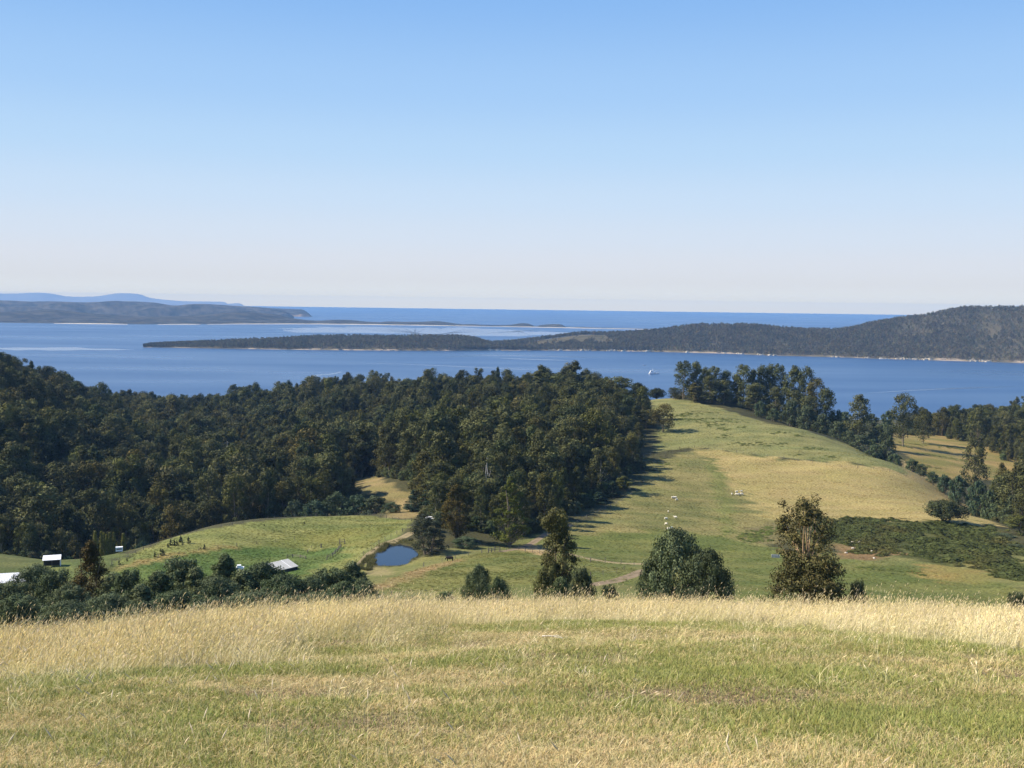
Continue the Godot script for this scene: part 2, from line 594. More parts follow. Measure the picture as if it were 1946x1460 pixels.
# ---------------------------------------------------------------- trees
func blob_leaves(s: Sh, c: Vector3, rad: Vector3, amount: int, leaf: float, col: Color, tip: Color, droop: float) -> void:
	for k in amount:
		var d := Vector3(rng.randfn(), rng.randfn() * 0.9 + 0.18, rng.randfn()).normalized()
		var p := c + d * rad * sqrt(rng.randf_range(0.15, 1.0)) * (1.0 if rng.randf() < 0.9 else rng.randf_range(1.0, 1.25))
		var n := (d * 1.0 + Vector3(rng.randfn(), rng.randfn() + 0.25, rng.randfn()) * 0.42).normalized()
		var t := n.cross(Vector3(rng.randfn(), rng.randfn() - droop, rng.randfn())).normalized()
		var b := n.cross(t)
		var l := leaf * rng.randf_range(0.6, 1.25)
		var w := l * rng.randf_range(0.32, 0.55)
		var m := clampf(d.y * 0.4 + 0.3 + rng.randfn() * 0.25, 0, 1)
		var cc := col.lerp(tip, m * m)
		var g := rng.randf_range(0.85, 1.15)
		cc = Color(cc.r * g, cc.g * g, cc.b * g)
		s.quad(p - t * l * 0.5, p + b * w * 0.5, p + t * l * 0.5, p - b * w * 0.5, n, cc)

# outline of a crown: how wide it is at the height t (0 its foot, 1 its top)
func outline(shape: int, t: float) -> float:
	match shape:
		0: return sqrt(maxf(0.0, 1.0 - pow(absf(t - 0.42) / 0.62, 2.2)))                 # round
		1: return pow(sin(PI * clampf(t * 0.82 + 0.16, 0, 1)), 0.8) * 0.9                  # tall oval
		2: return 0.45 + 0.55 * sin(PI * clampf(t * 0.75 + 0.2, 0, 1))                     # spreading
		3: return pow(1.0 - t, 0.75) * (0.7 + 0.3 * clampf(t * 6, 0, 1)) + 0.07            # cone
		4: return 0.4 + 0.6 * absf(sin(t * 7.5 + 0.6)) * (1.0 - t * 0.5)                   # ragged layers
		5: return pow(maxf(0.0, 1.0 - pow(t, 3.0)), 0.45)                                   # dome down to the ground
		6: return 0.55 + 0.45 * sin(PI * t) - 0.35 * t                                     # column
		_: return 1.0 if t > 0.35 else 0.45                                                # umbrella

func tree(seed_: int, h: float, r: float, foot: float, shape: int, clumps: int, clump_r: float, per: int, leaf: float, trunk: float, col: Color, tip: Color, bark: Color, stems := 1, flatness := 0.62, lean := 0.0, droop := 0.6) -> Array:
	rng.seed = seed_
	var cr := Sh.new()
	var tk := Sh.new()
	var tops := []
	for k in stems:
		var a := TAU * k / stems + rng.randf()
		var off := Vector3(cos(a), 0, sin(a)) * (0.0 if stems == 1 else r * 0.12)
		var pts := []
		var hh := h * (0.9 if shape != 7 else 0.72) * rng.randf_range(0.9, 1.0)
		for j in 7:
			var t := j / 6.0
			pts.append(off * (1 + t * 2.2) + Vector3(rng.randfn() * 0.012 * h * t + lean * h * t * t, hh * t - 0.4, rng.randfn() * 0.012 * h * t))
		tk.tube(pts, trunk, trunk * 0.16, 7, bark)
		tops.append(pts)
	var limb := 0
	for k in clumps:
		var t := (k + rng.randf()) / clumps
		t = pow(t, 0.85) if shape != 3 else pow(t, 1.35)
		var wide := outline(shape, t) * r
		var a := rng.randf() * TAU
		var q := sqrt(rng.randf_range(0.08, 1.0))
		if shape == 4 and rng.randf() < 0.2: q *= 1.25
		var cs := clump_r * rng.randf_range(0.65, 1.35)
		if shape == 3 or shape == 1: cs *= lerpf(1.15, 0.6, t)
		wide = maxf(0.0, wide - cs * 0.3) * rng.randf_range(0.82, 1.14)
		var y := lerpf(h * foot, h - cs * 0.5, t)
		var c := Vector3(cos(a) * wide * q + lean * h * t * t, y, sin(a) * wide * q)
		var tone := rng.randf_range(0.68, 1.38)
		var cc := Color(col.r * tone, col.g * tone, col.b * tone * rng.randf_range(0.85, 1.15))
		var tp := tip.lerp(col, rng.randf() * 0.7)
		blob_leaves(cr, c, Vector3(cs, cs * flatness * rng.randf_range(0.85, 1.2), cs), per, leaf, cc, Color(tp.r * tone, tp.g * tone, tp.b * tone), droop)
		if q > 0.45 and limb < clumps / 2:
			limb += 1
			var stem: Array = tops[rng.randi() % stems]
			var st := clampf((y / h - 0.16) / 0.9, 0.06, 0.92) * 6.0
			var i := int(st)
			var root: Vector3 = (stem[i] as Vector3).lerp(stem[i + 1], st - i)
			var mid := root.lerp(c, 0.55) + Vector3(0, -0.03 * h * rng.randf(), 0)
			tk.tube([root, mid, c], trunk * 0.3 * (1.1 - t * 0.6), trunk * 0.07, 4, bark)
	return [cr, tk]

func as_parts(t: Array) -> Array:
	return [t[0].mesh(), t[1].mesh()]

func as_one(t: Array, leaf_mat: Material, bark_mat: Material) -> ArrayMesh:
	var m := ArrayMesh.new()
	t[0].into(m, leaf_mat)
	t[1].into(m, bark_mat)
	return m

func stand(called: String, parts: Array, where: Vector3, scale_: Vector3, turn: float, crown_mat: Material, label: String, category: String, group := "") -> Node3D:
	var o := base(called, where, turn)
	o.scale = scale_
	put("trunk", parts[1], M.bark, o)
	put("crown", parts[0], crown_mat, o)
	tag(o, label, category, group)
	return o

# ---------------------------------------------------------------- built things
func fence(points: Array, spacing: float, tall: float, rails: bool, label: String, group := "") -> void:
	var line: Array[Vector3] = []
	for k in points.size() - 1:
		var a := hit(points[k][0], points[k][1])
		var b := hit(points[k + 1][0], points[k + 1][1])
		var n := maxi(1, int(Vector2(a.x - b.x, a.z - b.z).length() / spacing))
		for j in n:
			var p := a.lerp(b, float(j) / n)
			line.append(Vector3(p.x, height(p.x, p.z), p.z))
		if k == points.size() - 2: line.append(b)
	var o := base("rail_fence" if rails else "wire_fence", line[0])
	tag(o, label, "fence", group)
	var k := 0
	for p in line:
		k += 1
		var big := rails or k % 4 == 1
		var m := put("post", M.post_mesh if big else M.slim_post_mesh, M.wood, o, p - line[0])
		m.scale = Vector3(1.25, tall * (1.0 + 0.08 * sin(k * 2.7)), 1.25) if rails else Vector3(1, tall * (1.0 + 0.1 * sin(k * 2.7)), 1)
		m.rotation = Vector3(sin(k * 1.7) * 0.05, k * 1.3, cos(k * 2.3) * 0.05)
	if rails:
		for i in line.size() - 1:
			for hgt in [0.5, 0.85]:
				var s := Sh.new()
				s.tube([line[i] - line[0] + Vector3.UP * tall * hgt, line[i + 1] - line[0] + Vector3.UP * tall * (hgt + 0.03)], 0.09, 0.08, 5, Color.WHITE)
				put("rail", s.mesh(), M.wood, o)
	else:
		for hgt in [0.4, 0.85]:
			var s := Sh.new()
			var pts := []
			for p in line: pts.append(p - line[0] + Vector3.UP * tall * hgt)
			s.tube(pts, 0.012, 0.012, 3, Color.WHITE)
			put("wire", s.mesh(), M.metal, o)

func track(points: Array, wide: float, m: Material, called := "dirt_track", lift := 0.07) -> void:
	var c := Curve3D.new()
	for p in points:
		c.add_point(hit(p[0], p[1]))
	for k in range(1, points.size() - 1):
		var t := (c.get_point_position(k + 1) - c.get_point_position(k - 1)) * 0.2
		c.set_point_in(k, -t)
		c.set_point_out(k, t)
	var s := Sh.new()
	var total := c.get_baked_length()
	var n := int(total / 0.8) + 1
	for i in n + 1:
		var d := minf(i * total / n, total)
		var p := c.sample_baked(d)
		var q := c.sample_baked(minf(d + 0.5, total)) - c.sample_baked(maxf(d - 0.5, 0.0))
		var side := Vector3(-q.z, 0, q.x).normalized()
		for j in 7:
			var w := (j / 6.0 - 0.5) * wide * (1.0 + 0.3 * na.get_noise_2d(d * 6 + j * 0.1, wide * 40 + (j / 6) * 50))
			var v := p + side * w
			v.y = height(v.x, v.z) + (lift if j > 0 and j < 6 else -0.05)
			var rut := 0.82 if j == 3 else 1.0
			var g := rut * (0.95 + 0.3 * nb.get_noise_2d(v.x * 14, v.z * 14))
			s.vert(v, Vector3.UP, Color(g, g, g))
		if i:
			for j in 6:
				var a := (i - 1) * 7 + j
				for tr in [[a, a + 1, a + 7], [a + 1, a + 8, a + 7]]:
					var nn := (s.v[tr[1]] - s.v[tr[0]]).cross(s.v[tr[2]] - s.v[tr[0]])
					if nn.y > 0: s.tri(tr[0], tr[2], tr[1])
					else: s.tri(tr[0], tr[1], tr[2])
	tag(put(called, s.mesh(), m), "", "", "", "structure")

func box_part(called: String, lo: Vector3, hi: Vector3, m: Material, parent: Node) -> MeshInstance3D:
	var s := Sh.new()
	s.box(lo, hi)
	return put(called, s.mesh(), m, parent)

# a gable roof of real thickness along x, with corrugations
func roof_mesh(lx: float, lz: float, eave: float, peak: float, off := 0.0) -> ArrayMesh:
	var s := Sh.new()
	var n := int(lx * 2.5)
	for side in ([-1, 1] if off == 0.0 else [0]):
		for k in n:
			var x0 := -lx / 2 + lx * k / n
			var x1 := -lx / 2 + lx * (k + 1) / n
			var mid := (x0 + x1) / 2
			var zs := [0.0, lz / 2 * side] if off == 0.0 else [-lz / 2, lz / 2]
			var ys := [peak, eave]
			for part in [[x0, mid, 0.0, 0.05], [mid, x1, 0.05, 0.0]]:
				s.flat(Vector3(part[0], ys[0] + part[2], zs[0]), Vector3(part[1], ys[0] + part[3], zs[0]), Vector3(part[1], ys[1] + part[3], zs[1]), Vector3(part[0], ys[1] + part[2], zs[1]), Vector3.UP)
			s.flat(Vector3(x0, ys[0] - 0.08, zs[0]), Vector3(x1, ys[0] - 0.08, zs[0]), Vector3(x1, ys[1] - 0.08, zs[1]), Vector3(x0, ys[1] - 0.08, zs[1]), Vector3.DOWN)
			s.flat(Vector3(x0, ys[1] - 0.08, zs[1]), Vector3(x1, ys[1] - 0.08, zs[1]), Vector3(x1, ys[1] + 0.03, zs[1]), Vector3(x0, ys[1] + 0.03, zs[1]), Vector3(0, 0, zs[1]))
	return s.mesh()

func gable_house(called: String, where: Vector3, turn: float, lx: float, lz: float, eave: float, peak: float, roof_m: Material, wall_m: Material, label: String, category: String) -> Node3D:
	var o := base(called, where, turn)
	tag(o, label, category)
	var s := Sh.new()
	s.box(Vector3(-lx / 2 + 0.3, -1.5, -lz / 2 + 0.3), Vector3(lx / 2 - 0.3, eave - 0.1, lz / 2 - 0.3))
	for e in [-1, 1]:
		var x: float = e * (lx / 2 - 0.305)
		var i := s.v.size()
		for p in [Vector3(x, eave - 0.1, -lz / 2 + 0.3), Vector3(x, eave - 0.1, lz / 2 - 0.3), Vector3(x, peak - 0.15, 0)]: s.vert(p, Vector3(e, 0, 0), Color.WHITE)
		if e > 0: s.tri(i, i + 1, i + 2)
		else: s.tri(i, i + 2, i + 1)
	put("wall", s.mesh(), wall_m, o)
	put("roof", roof_mesh(lx, lz, eave, peak), roof_m, o)
	for k in 2:
		var wx := -lx * 0.22 + k * lx * 0.44
		box_part("window", Vector3(wx - 0.5, 0.9, lz / 2 - 0.32), Vector3(wx + 0.5, 2.0, lz / 2 - 0.26), M.glass, o)
	box_part("door", Vector3(-0.45, 0, lz / 2 - 0.32), Vector3(0.45, 2.0, lz / 2 - 0.26), M.dark_wood, o)
	return o

func fishing_boat(where: Vector3) -> void:
	var o := base("fishing_boat", where, 0.12)
	tag(o, "white fishing boat with wheelhouse aft and tall mast, crossing the bay", "boat")
	o.set_meta("category", "boat")
	o.scale = Vector3.ONE * 1.2
	var s := Sh.new()
	var rows := []
	for k in 13:
		var t := k / 12.0
		var x := -10.0 + 21.0 * t
		var half := 3.0 * pow(maxf(0.0, 1.0 - pow(maxf(0.0, t - 0.35) / 0.65, 2.4)), 0.8) * (0.9 + 0.1 * minf(1.0, t * 6)) + 0.04
		var sheer := 1.7 + 1.5 * pow(t, 3.0)
		rows.append([Vector3(x, sheer, half), Vector3(x - 0.3 * t, 0.5, half * 0.93), Vector3(x - 1.2 * t, -0.8, half * 0.6), Vector3(x - 1.2 * t, -0.8, -half * 0.6), Vector3(x - 0.3 * t, 0.5, -half * 0.93), Vector3(x, sheer, -half)])
	for k in 12:
		for j in 5:
			var mid: Vector3 = (rows[k][j] + rows[k][j + 1]) * 0.5
			s.flat(rows[k][j], rows[k + 1][j], rows[k + 1][j + 1], rows[k][j + 1], Vector3(0.001, -0.4, mid.z), Color(0.8, 0.8, 0.78) if j != 2 else Color(0.1, 0.08, 0.08))
		s.flat(rows[k][0] - Vector3(0, 0.5, 0), rows[k + 1][0] - Vector3(0, 0.5, 0), rows[k + 1][5] - Vector3(0, 0.5, 0), rows[k][5] - Vector3(0, 0.5, 0), Vector3.UP, Color(0.45, 0.42, 0.38))
	s.flat(rows[0][0], rows[0][2], rows[0][3], rows[0][5], Vector3.LEFT, Color(0.75, 0.75, 0.75))
	put("hull", s.mesh(), M.paint, o)
	box_part("deckhouse", Vector3(-8.6, 1.2, -2.1), Vector3(-2.2, 4.2, 2.1), M.white, o)
	var w := box_part("wheelhouse", Vector3(-7.2, 4.2, -1.8), Vector3(-3.4, 6.6, 1.8), M.white, o)
	for z in [-1.82, 1.78]:
		for x in [-6.8, -5.6, -4.4]:
			box_part("window", Vector3(x, 5.2, z), Vector3(x + 0.9, 6.1, z + 0.04), M.glass, w)
	box_part("wheelhouse_roof", Vector3(-7.6, 6.6, -2.0), Vector3(-3.0, 6.8, 2.0), M.white, o)
	var t := Sh.new()
	t.tube([Vector3(-2.6, 1, 0), Vector3(-2.7, 12.5, 0)], 0.28, 0.14, 8, Color.WHITE)
	put("mast", t.mesh(), M.white, o)
	t = Sh.new()
	t.tube([Vector3(-2.6, 4.5, 0), Vector3(4.5, 6.2, 0)], 0.14, 0.1, 6, Color.WHITE)
	put("boom", t.mesh(), M.white, o)
	t = Sh.new()
	t.tube([Vector3(-2.7, 12.2, 0), Vector3(10.6, 3.2, 0)], 0.03, 0.03, 4, Color.WHITE)
	put("stay", t.mesh(), M.metal, o)
	box_part("winch", Vector3(1.2, 1.2, -0.9), Vector3(2.8, 2.6, 0.9), M.dark_wood, o)
	box_part("hatch", Vector3(4.2, 1.6, -0.8), Vector3(6.0, 2.4, 0.8), M.white, o)

func launch(where: Vector3) -> void:
	var o := base("motor_launch", where, PI + 0.1)
	tag(o, "small white motor launch with spray, further out than the fishing boat", "boat")
	var s := Sh.new()
	var rows := []
	for k in 9:
		var t := k / 8.0
		var half := 1.3 * pow(maxf(0.0, 1.0 - pow(maxf(0.0, t - 0.4) / 0.6, 2.2)), 0.8) + 0.03
		rows.append([Vector3(-4 + 8 * t, 0.9 + 0.5 * t * t, half), Vector3(-4 + 7.3 * t, -0.3, half * 0.7), Vector3(-4 + 7.3 * t, -0.3, -half * 0.7), Vector3(-4 + 8 * t, 0.9 + 0.5 * t * t, -half)])
	for k in 8:
		for j in 3:
			var mid: Vector3 = (rows[k][j] + rows[k][j + 1]) * 0.5
			s.flat(rows[k][j], rows[k + 1][j], rows[k + 1][j + 1], rows[k][j + 1], Vector3(0.001, -0.3, mid.z))
		s.flat(rows[k][0] - Vector3(0, 0.2, 0), rows[k + 1][0] - Vector3(0, 0.2, 0), rows[k + 1][3] - Vector3(0, 0.2, 0), rows[k][3] - Vector3(0, 0.2, 0), Vector3.UP)
	s.flat(rows[0][0], rows[0][1], rows[0][2], rows[0][3], Vector3.LEFT)
	put("hull", s.mesh(), M.white, o)
	box_part("cabin", Vector3(-0.6, 0.8, -0.9), Vector3(1.6, 2.2, 0.9), M.white, o)
	box_part("windscreen", Vector3(1.6, 1.3, -0.8), Vector3(1.66, 2.05, 0.8), M.glass, o)
	box_part("outboard_motor", Vector3(-4.5, 0.2, -0.3), Vector3(-4.0, 1.3, 0.3), M.dark_wood, o)

func sheep_mesh(down: float, seed_: float) -> ArrayMesh:      # down: 0 head up, 1 grazing
	var hd := Vector3(0.62, lerpf(0.92, 0.18, down), 0.02)
	var l := [[Vector3(-0.34, 0.62, 0), Vector3(0.3, 0.64, 0), 0.27, 0.25], [Vector3(-0.1, 0.56, 0), Vector3(0.16, 0.56, 0), 0.28, 0.27], [Vector3(0.34, 0.7, 0), hd - Vector3(0.08, 0.0, 0), 0.17, 0.1], [hd - Vector3(0.05, 0, 0), hd + Vector3(0.14, -0.09, 0), 0.095, 0.055],
		[Vector3(-0.55, 0.6, 0), Vector3(-0.62, 0.42, 0), 0.06, 0.05]]
	for z in [-0.1, 0.1]:
		l.append([Vector3(0.3, 0.5, z), Vector3(0.32, 0.22, z), 0.085, 0.05])
		l.append([Vector3(0.32, 0.22, z), Vector3(0.31, 0.02, z), 0.045, 0.04])
		l.append([Vector3(-0.36, 0.52, z), Vector3(-0.44, 0.28, z), 0.11, 0.05])
		l.append([Vector3(-0.44, 0.28, z), Vector3(-0.4, 0.02, z), 0.045, 0.04])
		l.append([hd + Vector3(-0.06, 0.06, z * 0.7), hd + Vector3(-0.1, 0.07, z * 1.5), 0.035, 0.02])
	return body(l, 0.042, 0.05)

func cow_mesh() -> ArrayMesh:
	var l := [[Vector3(-0.7, 1.05, 0), Vector3(0.55, 1.08, 0), 0.34, 0.33], [Vector3(-0.2, 0.95, 0), Vector3(0.2, 0.95, 0), 0.38, 0.37], [Vector3(0.6, 1.15, 0), Vector3(1.0, 0.75, 0), 0.24, 0.15], [Vector3(1.0, 0.72, 0), Vector3(1.2, 0.36, 0), 0.14, 0.09], [Vector3(-1.0, 1.2, 0), Vector3(-1.08, 0.5, 0), 0.05, 0.035]]
	for z in [-0.18, 0.18]:
		l.append([Vector3(0.55, 0.85, z), Vector3(0.56, 0.42, z), 0.14, 0.08])
		l.append([Vector3(0.56, 0.42, z), Vector3(0.54, 0.04, z), 0.07, 0.065])
		l.append([Vector3(-0.75, 0.95, z), Vector3(-0.86, 0.5, z), 0.2, 0.08])
		l.append([Vector3(-0.86, 0.5, z), Vector3(-0.78, 0.04, z), 0.07, 0.065])
		l.append([Vector3(0.98, 0.88, z * 0.4), Vector3(0.96, 0.92, z * 1.2), 0.05, 0.03])
	return body(l, 0.06, 0.08)

# ---------------------------------------------------------------- grasses
func blade(s: Sh, p: Vector3, dir: Vector3, tall: float, wide: float, bend: float, ca: Color, cb: Color, segs := 3) -> void:
	var side := dir.cross(Vector3.UP).normalized().rotated(Vector3.UP, rng.randfn() * 0.8)
	var i := s.v.size()
	for k in segs + 1:
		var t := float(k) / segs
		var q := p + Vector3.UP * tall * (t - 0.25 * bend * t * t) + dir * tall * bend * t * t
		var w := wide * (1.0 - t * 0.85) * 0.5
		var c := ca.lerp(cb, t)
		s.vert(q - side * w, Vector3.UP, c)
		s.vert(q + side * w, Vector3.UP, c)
	for k in segs:
		var a := i + k * 2
		s.tri(a, a + 1, a + 2)
		s.tri(a + 1, a + 3, a + 2)

func turf(seed_: int, n: int, spread: float, tall: float, wide: float, ca: Color, cb: Color, m: Material, bend := 0.8) -> ArrayMesh:
	rng.seed = seed_
	var s := Sh.new()
	for k in n:
		var a := rng.randf() * TAU
		var r := spread * sqrt(rng.randf())
		var d := Vector3(cos(a * 3.1 + k), 0, sin(a * 3.1 + k))
		var g := rng.randf_range(0.75, 1.25)
		blade(s, Vector3(cos(a) * r, -0.01, sin(a) * r), d, tall * rng.randf_range(0.45, 1.2), wide * rng.randf_range(0.7, 1.2), bend * rng.randf_range(0.3, 1.5), Color(ca.r * g, ca.g * g, ca.b * g), Color(cb.r * g, cb.g * g, cb.b * g))
	return s.into(ArrayMesh.new(), m, false)

func hay(seed_: int, n: int, spread: float, tall: float, m: Material) -> ArrayMesh:     # dry stalks with seed heads
	rng.seed = seed_
	var s := Sh.new()
	for k in n:
		var a := rng.randf() * TAU
		var r := spread * sqrt(rng.randf())
		var p := Vector3(cos(a) * r, -0.02, sin(a) * r)
		var d := Vector3(1.0 + rng.randfn() * 0.7, 0, rng.randfn() * 0.8).normalized()
		var h := tall * rng.randf_range(0.5, 1.15)
		var b := rng.randf_range(0.1, 0.55)
		var g := rng.randf_range(0.72, 1.2)
		var c := Color(0.74 * g, 0.66 * g, 0.43 * g * rng.randf_range(0.85, 1.12))
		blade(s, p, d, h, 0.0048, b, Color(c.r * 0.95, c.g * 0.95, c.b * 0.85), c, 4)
		if rng.randf() < 0.6:
			var top := p + Vector3.UP * h * (1 - 0.25 * b) + d * h * b
			var ax := (Vector3.UP * (1 - 0.5 * b) + d * 2 * b).normalized()
			var i := s.v.size()
			var len_ := rng.randf_range(0.05, 0.11)
			var o1 := ax.cross(Vector3(0.3, 0.1, 1)).normalized() * 0.0048
			var o2 := ax.cross(o1).normalized() * 0.0048
			for q in [top - ax * len_ * 0.5, top + o1, top + o2, top - o1, top - o2, top + ax * len_ * 0.5]: s.vert(q, Vector3.UP, Color(c.r * 1.12, c.g * 1.08, c.b * 1.1))
			for f in [[0, 1, 2], [0, 2, 3], [0, 3, 4], [0, 4, 1], [5, 2, 1], [5, 3, 2], [5, 4, 3], [5, 1, 4]]: s.tri(i + f[0], i + f[1], i + f[2])
	for k in n:
		var a := rng.randf() * TAU
		var r := spread * sqrt(rng.randf())
		var g := rng.randf_range(0.7, 1.15)
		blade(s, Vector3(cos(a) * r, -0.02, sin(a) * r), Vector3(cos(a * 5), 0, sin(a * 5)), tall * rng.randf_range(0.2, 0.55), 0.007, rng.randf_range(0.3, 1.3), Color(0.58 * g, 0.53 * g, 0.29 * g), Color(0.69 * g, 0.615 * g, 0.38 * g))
	return s.into(ArrayMesh.new(), m, false)

func fern(seed_: int, m: Material, col: Color, tall := 0.8) -> ArrayMesh:
	rng.seed = seed_
	var s := Sh.new()
	for k in 34:
		var a := rng.randf() * TAU
		var r := rng.randf_range(0.1, 0.95)
		var n := Vector3(cos(a) * 0.7 * r, 1.0, sin(a) * 0.7 * r + 0.1).normalized()
		var p := Vector3(cos(a) * r, tall * (0.35 + 0.65 * (1 - r * r)) * rng.randf_range(0.7, 1.1), sin(a) * r)
		var t := Vector3(cos(a + rng.randfn() * 0.5), -0.35, sin(a + rng.randfn() * 0.5)).normalized()
		var b := n.cross(t).normalized()
		var g := rng.randf_range(0.65, 1.35)
		var l := rng.randf_range(0.35, 0.6)
		s.quad(p - t * l, p + b * l * 0.45, p + t * l, p - b * l * 0.45, b.cross(t).normalized() * signf(b.cross(t).y + 1e-4), Color(col.r * g, col.g * g, col.b * g))
	return s.into(ArrayMesh.new(), m)

# ---------------------------------------------------------------- the scene
const EXPOSURE := 1.8
const HAZE := 0.000048
const AIR := [0.22, 0.33, 0.52]     # what a great depth of that haze looks like in this light
func camera_and_light() -> void:
	look = Basis(Vector3.RIGHT, -0.0766) * Basis(Vector3.BACK, 0.0133)
	var cam := Camera3D.new()
	cam.name = "camera"
	cam.fov = 40.0
	cam.near = 0.1
	cam.far = 80000.0
	cam.transform = Transform3D(look, EYE)
	add_child(cam)
	cam.current = true
	var sun := DirectionalLight3D.new()
	sun.name = "sun"
	sun.light_energy = 1.6
	sun.light_color = Color(1.0, 0.95, 0.86)
	sun.light_angular_distance = 0.5
	sun.shadow_enabled = true
	sun.directional_shadow_max_distance = 2000.0
	add_child(sun)
	var a := deg_to_rad(SUN_YAW)
	var h := deg_to_rad(SUN_HIGH)
	sun.look_at_from_position(Vector3(-cos(h) * cos(a), sin(h), -cos(h) * sin(a)) * 100.0, Vector3.ZERO)
	# clear sky: deep blue overhead, paling to a milky band at the horizon
	var stops := [[-90.0, 0.80, 0.82, 0.84], [0.0, 0.80, 0.84, 0.87], [0.5, 0.78, 0.82, 0.85], [1.2, 0.735, 0.77, 0.82], [2.2, 0.725, 0.775, 0.855], [3.5, 0.68, 0.775, 0.90], [5.5, 0.60, 0.755, 0.94], [8.0, 0.49, 0.70, 0.95], [11.0, 0.385, 0.615, 0.94], [16.0, 0.255, 0.49, 0.89], [25.0, 0.17, 0.37, 0.80], [45.0, 0.10, 0.26, 0.66], [90.0, 0.06, 0.18, 0.52]]
	var im := Image.create(8, 2048, false, Image.FORMAT_RGBF)
	for r in 2048:
		var e := 90.0 - 180.0 * (r + 0.5) / 2048.0
		var k := 0
		while k < stops.size() - 2 and e > stops[k + 1][0]: k += 1
		var t := smoothstep(0.0, 1.0, clampf((e - stops[k][0]) / (stops[k + 1][0] - stops[k][0]), 0, 1)) * 0.35 + 0.65 * clampf((e - stops[k][0]) / (stops[k + 1][0] - stops[k][0]), 0, 1)
		var c := Color(lerpf(stops[k][1], stops[k + 1][1], t), lerpf(stops[k][2], stops[k + 1][2], t), lerpf(stops[k][3], stops[k + 1][3], t))
		var thin := exp(-HAZE * minf(27000.0, 106.0 / maxf(deg_to_rad(maxf(e, 0.0)), 1e-4)))
		var v := []
		for q in 3: v.append(maxf(0.0, (c[q] / EXPOSURE - (1.0 - thin) * AIR[q]) / thin))
		for x in 8: im.set_pixel(x, r, Color(v[0], v[1], v[2]))
	var pm := PanoramaSkyMaterial.new()
	pm.panorama = ImageTexture.create_from_image(im)
	var sky := Sky.new()
	sky.sky_material = pm
	var env := Environment.new()
	env.background_mode = Environment.BG_SKY
	env.sky = sky
	env.background_energy_multiplier = 1.0
	env.tonemap_mode = Environment.TONE_MAPPER_LINEAR
	env.tonemap_exposure = EXPOSURE
	env.sdfgi_enabled = true
	env.ssao_enabled = true
	env.ssil_enabled = true
	env.fog_enabled = true
	env.fog_density = HAZE
	env.fog_light_color = Color(0.56, 0.76, 1.0)
	env.fog_aerial_perspective = 0.0
	var we := WorldEnvironment.new()
	we.name = "air"
	we.environment = env
	add_child(we)

